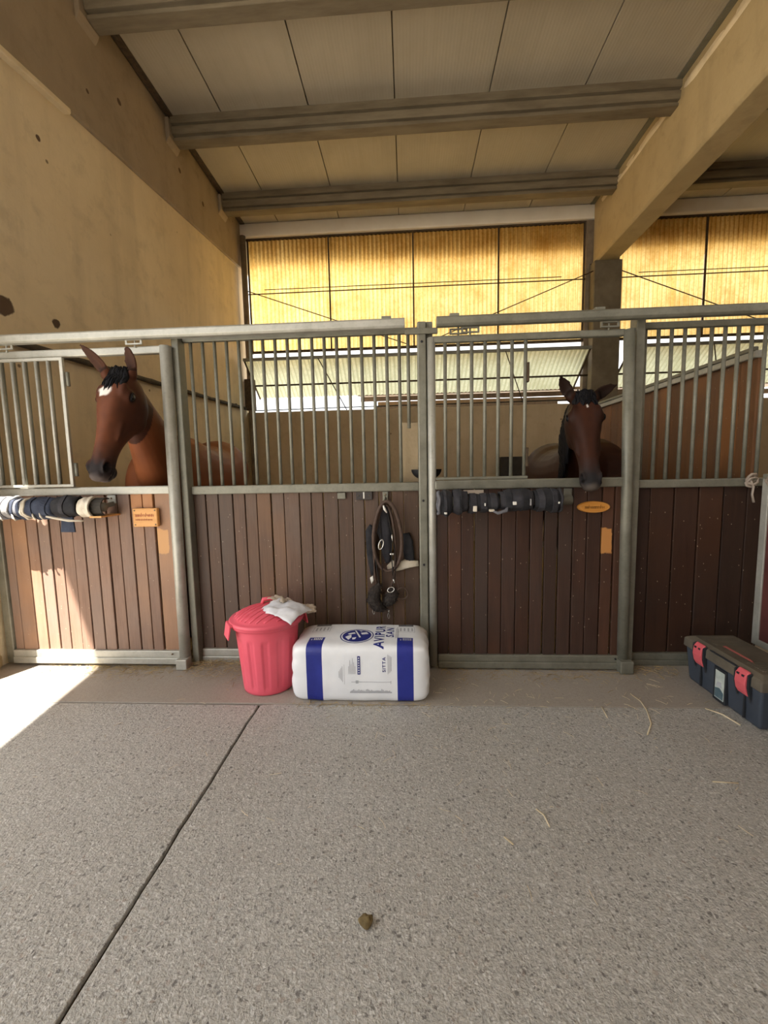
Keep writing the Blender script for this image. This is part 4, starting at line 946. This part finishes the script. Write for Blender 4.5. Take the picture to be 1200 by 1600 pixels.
fuzzy([(613, 921, 2.70), (613, 930, 2.695), (608, 941, 2.70), (602, 949, 2.71)], [.016, .040, .040, .018], 'dark fleece noseband pad hanging lowest on the right of the tack')
def clip(px, py, label):
    m = MB(); m.ring(P_(px, py, 2.72), (.007, 0, 0), (.0, 0, .017), .0028, 20, 6); m.tube([P_(px+.5, py-10, 2.72), P_(px+.5, py-4, 2.72)], .004, 8)
    tag(m.build('snap_hook', 'steel', None, smooth=True), label, 'hook', 'steel snap hooks of the hanging tack')
clip(581, 961, 'steel snap hook hanging at the lower left of the tack'); clip(605, 968, 'steel snap hook hanging at the bottom of the tack')

# ================================================================== STRAW, DUNG
def stalk(pts, r, label):
    tag(MB().tube(pts, r, 6).build('straw_stalk', 'straw_pale', None, smooth=True), label, 'straw', 'loose straw stalks on the concrete')
stalk([(1.302, 2.391, .004), (1.315, 2.31, .006), (1.30, 2.22, .004), (1.255, 2.10, .004), (1.185, 2.01, .004)], .0035, 'long curved straw stalk in front of the right door post')
stalk([(1.629, 2.248, .004), (1.67, 2.18, .012), (1.70, 2.10, .004)], .004, 'pale straight stalk beside the toolbox')
stalk([(1.072, 2.253, .004), (1.055, 2.15, .004)], .0032, 'short upright looking stalk left of the long curved one')
stalk([(.49, 1.53, .003), (.51, 1.50, .005), (.515, 1.45, .003)], .003, 'single pale stalk in the middle of the right floor')
stalk([(.335, 1.40, .003), (.36, 1.37, .003)], .0028, 'tiny pale stalk on the floor left of the single one')
stalk([(1.28, 1.70, .003), (1.38, 1.695, .003)], .0026, 'thin pale stalk lying crosswise on the right floor')
def straw_bed(name, zones, mat, label, seed):
    random.seed(seed); m = MB()
    for (x0, x1, y0, y1, n, h) in zones:
        for _ in range(n):
            x, y = random.uniform(x0, x1), y1-(y1-y0)*abs(random.gauss(0, .45)); 
            if y < y0-.1: continue
            a = random.uniform(0, 6.28); L = random.uniform(.015, .06); z = .002+random.random()*h
            d = V3((math.cos(a), math.sin(a), random.uniform(-.1, .1)*(1 if h > .01 else 0)))*L/2
            c = V3((x, y, z)); m.tube([c-d, c+V3((random.uniform(-.004, .004), random.uniform(-.004, .004), .002)), c+d], random.uniform(.0007, .0014), 3)
    return tag(m.build(name, mat, None), label, 'straw', None, 'stuff')
straw_bed('straw_litter', [(-2.6, -1.62, 2.50, 2.70, 200, .005), (-2.3, -1.7, 2.56, 2.70, 260, .006), (-1.55, -1.12, 2.52, 2.75, 420, .030), (-1.2, -.7, 2.40, 2.74, 90, .004), (.2, 1.45, 2.48, 2.70, 240, .004), (1.45, 1.75, 2.60, 2.74, 90, .006), (-.7, .12, 2.20, 2.26, 90, .003)], 'straw', 'loose straw litter scattered along the foot of the stall front', 5)
straw_bed('straw_fragments', [(-2, 2, .6, 2.3, 70, .001), (.1, 1.7, 1.2, 2.4, 60, .001), (.0, 1.6, 2.05, 2.55, 60, .002)], 'straw_pale', 'tiny pale straw fragments strewn over the concrete', 6)
m = MB(); m.ball((-.143, 1.09, .012), .020, .018, .014, n=18, m=12)
m.v = [tuple(V3(p)+(V3(p)-V3((-.143, 1.09, .012)))*.35*noise.noise(V3(p)*90)) for p in m.v]
tag(m.build('dung_crumb', 'dung', None, smooth=True), 'small brown dung crumb on the floor in the foreground', 'dung')

# ================================================================== HORSES
def loft_path(m, cs, rad, ups, n=24, ex=2.2):   # cs centres, rad (half depth along up, half width), elliptical rings
    rings = []
    for i, c in enumerate(cs):
        c = V3(c); d = (V3(cs[min(i+1, len(cs)-1)])-V3(cs[max(i-1, 0)])).normalized(); up = V3(ups[i]); up = (up-d*up.dot(d)).normalized(); sx = d.cross(up)
        rg_ = []
        for k in range(n):
            a = 2*math.pi*k/n; ca, sa = math.cos(a), math.sin(a)
            ca = math.copysign(abs(ca)**(2/ex), ca); sa = math.copysign(abs(sa)**(2/ex), sa)
            rg_.append(c+up*rad[i][0]*ca+sx*rad[i][1]*sa)
        rings.append(rg_)
    return m.loft(rings)
def crom(P, t):   # catmull-rom through list of tuples of equal length, t in 0..len-1
    i = min(int(t), len(P)-2); u = t-i; g = lambda k: P[max(0, min(len(P)-1, k))]
    return [0.5*((2*b)+(c-a)*u+(2*a-5*b+4*c-d)*u*u+(-a+3*b-3*c+d)*u**3) for a, b, c, d in zip(g(i-1), g(i), g(i+1), g(i+2))]
KW = 1.10
HEAD = [(0, -.030, .125, .050), (.05, .004, .165, .070), (.14, .022, .205, .088), (.24, .030, .235, .098), (.34, .030, .240, .092), (.44, .022, .215, .078), (.54, .013, .175, .066),
        (.64, .007, .143, .058), (.74, .002, .125, .054), (.83, -.002, .118, .057), (.90, -.008, .117, .060), (.955, -.022, .108, .053), (1.0, -.045, .085, .032)]
def horse(name, label, cat, poll, muzzle, face, ears, neck, body, legs, colours, mane, forelock, tail):
    poll, muzzle = V3(poll), V3(muzzle); L = (muzzle-poll).length; a = (muzzle-poll)/L
    f = V3(face); nn = (f-a*f.dot(a)).normalized(); lt = nn.cross(a).normalized()   # lateral
    H = lambda s, d, w: poll+a*s*L+nn*d+lt*w
    m = MB(); rings = []; K = L/.63
    for q in range(49):
        s, D, Vv, hw = crom(HEAD, q/48*(len(HEAD)-1)); D *= K; Vv *= K; hw *= K*KW
        ring_ = []
        for k in range(28):
            t = 2*math.pi*k/28; ca, sa = math.cos(t), math.sin(t); e = 2.5
            cc = math.copysign(abs(ca)**(2/e), ca); ss = math.copysign(abs(sa)**(2/e), sa)
            mid, hh = (D-Vv)/2, (D+Vv)/2
            low = max(0, -cc); hi = max(0, cc)
            nar = 1-.42*low**1.5*min(1, max(.25, (s-.0)*2.2))-hi**2*(.30*min(1, max(0, (s-.38)*4)))
            ring_.append(H(s, mid+hh*cc, hw*ss*nar))
        rings.append(ring_)
    m.loft(rings)
    fr = (lt, nn, a)
    for sg in (-1, 1):
        m.ball(H(.235, -.030*K, sg*.090*K), .024*K, .030*K, .042*K, fr)          # brow and eyeball mound
        m.ball(H(.20, .000*K, sg*.072*K), .022*K, .020*K, .050*K, fr)            # bone above the eye
        m.ball(H(.36, -.125*K, sg*.055*K), .036*K, .095*K, .095*K, fr)           # cheek
        m.ball(H(.50, -.045*K, sg*.068*K), .013*K, .012*K, .100*K, fr)           # facial crest
        m.ball(H(.885, -.034*K, sg*.050*K), .016*K, .030*K, .040*K, fr)          # nostril wing
    m.ball(H(.90, -.118*K, 0), .036*K, .026*K, .040*K, fr)                         # chin
    m.ball(H(.950, -.092*K, 0), .042*K, .028*K, .032*K, fr)                        # lower lip
    m.ball(H(.968, -.048*K, 0), .050*K, .036*K, .030*K, fr)                        # upper lip
    # ears: cupped leaves
    earbox = []
    for (base, tip, opening) in ears:
        base, tip = V3(base), V3(tip); d = (tip-base); EL = d.length; d.normalize(); o = V3(opening); o = (o-d*o.dot(d)).normalized(); sd_ = d.cross(o)
        rg_ = []
        for i in range(13):
            u = i/12; wv = max(.006, .044*math.sin(math.pi*(.16+.84*u))**.7*(1-.1*u)); dep = .034*(1-u*.5)*max(.25, min(1, (1-u)*5)); cpt = base+d*EL*u-o*.010*math.sin(math.pi*u)
            row = []
            for k in range(16):   # outer arc, then the shallow hollow
                if k < 9: an = math.pi*(k/8); row.append(cpt+sd_*wv*math.cos(an)-o*dep*math.sin(an))
                else: q = (k-8)/8*2-1; row.append(cpt+sd_*wv*q*.92+o*(.008-.024*(1-q*q)*min(1, u*4)*(1-u*.6)))
            rg_.append(row)
        m.loft(rg_); earbox.append((base, tip, o))
        m.ball(base, .034, .034, .040)
    # neck
    NP = []; T = 14
    for i in range(T+1):
        v = crom([tuple(p) for p in neck], i/T*(len(neck)-1)); NP.append(v)
    loft_path(m, [v[:3] for v in NP], [(v[3], v[4]) for v in NP], [V3(v[5:8]) for v in NP])
    # trunk
    BP = [crom([tuple(p) for p in body], i/20*(len(body)-1)) for i in range(21)]
    loft_path(m, [v[:3] for v in BP], [(v[3], v[4]) for v in BP], [(0, 0, 1)]*21, 28)
    for lg in legs:
        LP = [crom([tuple(p) for p in lg], i/18*(len(lg)-1)) for i in range(19)]
        loft_path(m, [v[:3] for v in LP], [(v[3], v[4]) for v in LP], [(0, -1, .01)]*19, 16)
    me0 = m.mesh(name); tmp = bpy.data.objects.new('tmp', me0); COL.objects.link(tmp)
    rm = tmp.modifiers.new('r', 'REMESH'); rm.mode = 'VOXEL'; rm.voxel_size = .0085
    dgr = bpy.context.evaluated_depsgraph_get(); dgr.update(); me = bpy.data.meshes.new_from_object(tmp.evaluated_get(dgr)); bpy.data.objects.remove(tmp); bpy.data.meshes.remove(me0)
    bb = bmesh.new(); bb.from_mesh(me)
    for _ in range(4): bmesh.ops.smooth_vert(bb, verts=bb.verts, factor=.5, use_axis_x=True, use_axis_y=True, use_axis_z=True)
    # nostrils, mouth line, eye sockets pressed in
    bb.normal_update(); nost = [H(.895, -.030*K, sg*.069*K) for sg in (-1, 1)]; eyes = [H(.240, -.036*K, sg*.108*K) for sg in (-1, 1)]
    mv = []
    for v in bb.verts:
        r = v.co-poll; s = r.dot(a)/L
        if s < .15 or s > 1.1 or abs(r.dot(lt)) > .2: continue
        dd = r.dot(nn); ww = r.dot(lt)
        for q_ in nost:
            e = v.co-q_; k = (e.dot(a)/(.034*K))**2+(e.dot(nn)/(.021*K))**2+(e.dot(lt)/(.05*K))**2
            if k < 1: mv.append((v, v.normal*-.026*K*(1-k)))
        for q_ in eyes:
            e = v.co-q_; k = (e.dot(a)/(.026*K))**2+(e.dot(nn)/(.020*K))**2+(e.dot(lt)/(.03*K))**2
            if k < 1: mv.append((v, v.normal*-.010*K*(1-k)))
        if s > .84:
            k = ((dd+.080*K)/(.008*K))**2
            if k < 1: mv.append((v, v.normal*-.010*(1-k)))
    for v, d in mv: v.co += d
    bb.normal_update()
    lay = bb.verts.layers.float_color.new('coat')
    base, dark, muz, pale, star, legc, trunk = (V3(c) for c in colours)
    for v in bb.verts:
        r = v.co-poll; s = r.dot(a)/L; dd = r.dot(nn); ww = r.dot(lt); nzv = noise.noise(v.co*7)*.5+.5; n2 = noise.noise(v.co*30)
        inhead = -.05 < s < 1.15 and abs(ww) < .14 and -.26*K < dd < .06*K
        c = (base if inhead else trunk).lerp(dark, .35*nzv)
        if inhead:
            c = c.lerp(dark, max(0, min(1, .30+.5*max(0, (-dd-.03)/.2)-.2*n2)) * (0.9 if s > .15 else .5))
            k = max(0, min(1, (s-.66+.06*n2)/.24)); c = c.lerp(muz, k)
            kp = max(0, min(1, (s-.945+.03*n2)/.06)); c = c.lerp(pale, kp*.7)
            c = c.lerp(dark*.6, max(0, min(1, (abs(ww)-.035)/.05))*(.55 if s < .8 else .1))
            if star.length > .01:
                e = ((s-star_pos[0])/star_pos[2])**2+((ww-star_pos[1])/star_pos[3])**2+.45*n2
                if dd > -.02 and e < 1: c = c.lerp(V3((.78, .73, .68)), min(1, (1-e)*3))
            if s > .84 and abs(dd+.080*K) < .005*K: c = c*.25
            for q_ in nost:
                e = v.co-q_; k = (e.dot(a)/(.032*K))**2+(e.dot(nn)/(.020*K))**2+(e.dot(lt)/(.05*K))**2
                if k < 1: c = c.lerp(V3((.003, .002, .002)), min(1, (1-k)*6))
            for q_ in eyes:
                e = v.co-q_; k = (e.dot(a)/(.036*K))**2+(e.dot(nn)/(.028*K))**2+(e.dot(lt)/(.04*K))**2
                if k < 1: c = c.lerp(V3((.012, .007, .006)), min(1, (1-k)*1.8))
        for (b0, t0, o_) in earbox:
            d = t0-b0; u = (v.co-b0).dot(d)/d.length_squared
            if -.05 < u < 1.2:
                off = (v.co-(b0+d*u))
                if off.length < .06:
                    if v.normal.dot(o_) > .25 and .10 < u < .97: c = c.lerp(V3((.016, .010, .008)), .8)
                    if u > .8: c = c.lerp(dark, .6)
        if v.co.z < .75: c = c.lerp(legc, max(0, min(1, (.75-v.co.z)/.3)))
        if v.co.z < .09: c = V3((.05, .045, .04))
        v[lay] = (c.x, c.y, c.z, 1)
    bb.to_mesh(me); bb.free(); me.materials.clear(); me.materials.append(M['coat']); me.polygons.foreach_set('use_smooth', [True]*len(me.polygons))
    o = link(name, me, None); tag(o, label, cat)
    for sg in (-1, 1):
        MB().ball(H(.240, -.037*K, sg*.097*K), .020*K, .020*K, .025*K, fr, 20, 14).build('eye', 'eye', o, smooth=True)
        md = MB(); ey_ = H(.240, -.037*K, sg*.096*K)
        md.tube([ey_+a*.026*K*math.cos(t)*-1+nn*.016*K*math.sin(t)+lt*sg*(.013*K*math.sin(t)+.006*K) for t in [math.pi*(.08+.84*i/8) for i in range(9)]], [.001, .002, .003, .0035, .0035, .0035, .003, .002, .001], 7); md.build('eyelid', 'hair', o, smooth=True)
    def locks(list_, nm):
        mm = MB()
        for pts, wd in list_:
            N = len(pts); mm.tube(pts, [wd*(.35+.65*math.sin(math.pi*min(1, .25+.75*i/(N-1)))) if i < N-1 else wd*.08 for i in range(N)], 6, flat=.45)
        return mm.build(nm, 'hair', o, smooth=True)
    # forelock falling over the forehead
    random.seed(17); LL = []
    for i in range(forelock[0]):
        w0 = random.uniform(-.052, .052)*K; s0 = random.uniform(-.05, .03); ln = forelock[1]*random.uniform(.6, 1.1); pts = []
        for k in range(6):
            u = k/5; s = s0+ln*u; D = crom(HEAD, max(0, min(len(HEAD)-1.001, s*9.2 if s > 0 else 0)))[1]*K if s > 0 else -.02*K
            lift = forelock[2]*math.sin(math.pi*(.35+.6*u))*random.uniform(.7, 1.1)
            ww = w0*(1+.35*u)+.010*math.sin(u*3+i)
            pts.append(H(s, max(D, -.015)+.008+lift-abs(ww)*.35, ww))
        LL.append((pts, random.uniform(.007, .013)))
    locks(LL, 'forelock')
    # mane along the crest
    random.seed(23); LL = []
    for i in range(mane[0]):
        t = (i+random.random())/mane[0]*mane[1]; v = crom([tuple(p) for p in neck], t*(len(neck)-1)); v2 = crom([tuple(p) for p in neck], min(.999, t+.02)*(len(neck)-1))
        c = V3(v[:3]); d = (V3(v2[:3])-c).normalized(); up = V3(v[5:8]); up = (up-d*up.dot(d)).normalized(); sx = d.cross(up)*mane[2]
        pts = []; ln = mane[3]*random.uniform(.75, 1.1)
        for k in range(7):
            u = k/6; an = u*ln/max(.06, v[4])*.8
            an = min(an, 1.9); rx, ru = v[4]+.012, v[3]+.010
            q = c+up*ru*math.cos(an)+sx*rx*math.sin(an)
            ex_ = max(0, u*ln-1.9*v[4]/.8); q = q+V3((0, 0, -1))*ex_+d*.02*math.sin(u*2+i)+sx*.004*random.random()
            pts.append(q)
        LL.append((pts, random.uniform(.010, .018)))
    locks(LL, 'mane')
    random.seed(29); LL = []; tp = V3(tail)
    for i in range(26):
        ox, oy = random.uniform(-.05, .05), random.uniform(-.03, .03); e_ = random.uniform(.75, 1.0)
        LL.append(([tp+V3((ox*.5, oy*.5, .02)), tp+V3((ox, .07+oy, -.04)), tp+V3((ox*1.5, .10+oy, -.25)), tp+V3((ox*1.8, .10+oy*1.5, -.55*e_)), tp+V3((ox*1.2, .09+oy, -.85*e_))], .018))
    locks(LL, 'tail')
    return o
def body_of(cx0, cx1, y0, sc=1.0):
    R_ = [(.00, 1.16, .13, .10), (.08, 1.16, .24, .20), (.25, 1.20, .34, .26), (.48, 1.25, .375, .28), (.80, 1.225, .34, .31), (1.15, 1.235, .335, .32), (1.45, 1.31, .335, .30), (1.70, 1.29, .28, .24), (1.84, 1.20, .15, .12)]
    return [(cx0+(cx1-cx0)*y/1.84, y0+y*sc, z*sc, h*sc, w_*sc) for y, z, h, w_ in R_]
def legs_of(cx0, cx1, y0, sc=1.0):
    out = []
    for sg in (-1, 1):
        x = cx0+(cx1-cx0)*.15+sg*.15*sc; yb = y0+.24*sc
        out.append([(x, yb, 1.05*sc, .16, .085), (x, yb+.02, .85*sc, .10, .065), (x, yb, .62*sc, .058, .048), (x, yb, .52*sc, .050, .046), (x, yb+.005, .42*sc, .034, .030), (x, yb+.01, .22*sc, .034, .030), (x, yb-.01, .16*sc, .040, .036), (x, yb-.04, .10*sc, .042, .042), (x, yb-.06, .052, .062, .058)])
    for sg in (-1, 1):
        x = cx0+(cx1-cx0)*.85+sg*.16*sc; yb = y0+1.52*sc
        out.append([(x, yb, 1.15*sc, .22, .11), (x, yb-.04, .92*sc, .17, .09), (x, yb+.04, .72*sc, .085, .058), (x, yb+.13, .56*sc, .055, .042), (x, yb+.12, .48*sc, .048, .038), (x, yb+.10, .34*sc, .036, .032), (x, yb+.08, .20*sc, .038, .034), (x, yb+.05, .11*sc, .042, .042), (x, yb+.02, .052, .062, .058)])
    return out
star_pos = (.215, -.020, .060, .052)
horse('horse', 'bay horse with white star looking out over the left door', 'horse',
      (-1.795, 2.52, 2.000), (-1.830, 2.27, 1.350), (-.12, -1, .12),
      [((-1.880, 2.545, 1.985), (-2.015, 2.50, 2.172), (-.35, -1, .1)), ((-1.725, 2.555, 1.985), (-1.735, 2.53, 2.170), (-.10, -1, .0))],
      [(-1.795, 2.61, 1.87, .110, .076, 0, .75, .65), (-1.80, 2.72, 1.74, .140, .090, 0, .75, .65), (-1.82, 2.86, 1.58, .190, .120, 0, .7, .7), (-1.86, 3.04, 1.42, .25, .165, 0, .55, .83), (-1.89, 3.22, 1.30, .30, .20, 0, .45, .9)],
      body_of(-1.90, -2.12, 2.90, 1.04), legs_of(-1.90, -2.12, 2.90, 1.04),
      ((.185, .060, .025), (.042, .016, .011), (.013, .009, .009), (.13, .10, .09), (1, 1, 1), (.02, .015, .013), (.235, .075, .028)),
      (46, .95, -1, .20), (110, .19, .022), (-2.12, 4.82, 1.30))
star_pos = (.16, .0, .018, .006)
horse('horse', 'dark bay horse with black mane looking out over the right door', 'horse',
      (1.140, 2.76, 1.815), (1.115, 2.52, 1.230), (-.10, -1, .12),
      [((1.065, 2.785, 1.805), (.980, 2.76, 1.935), (-.35, -1, 0)), ((1.215, 2.785, 1.795), (1.345, 2.76, 1.872), (.30, -1, -.1))],
      [(1.15, 2.85, 1.70, .100, .068, 0, .75, .65), (1.19, 2.97, 1.60, .130, .085, 0, .7, .7), (1.26, 3.12, 1.48, .175, .115, 0, .65, .75), (1.38, 3.30, 1.35, .24, .16, 0, .5, .85), (1.47, 3.48, 1.25, .29, .20, 0, .4, .9)],
      body_of(1.52, 1.58, 3.12, .98), legs_of(1.52, 1.58, 3.12, .98),
      ((.068, .022, .011), (.013, .006, .004), (.022, .020, .021), (.15, .12, .10), (1, 1, 1), (.015, .012, .010), (.050, .017, .009)),
      (150, .97, -1, .40), (110, .13, .026), (1.58, 4.92, 1.24))
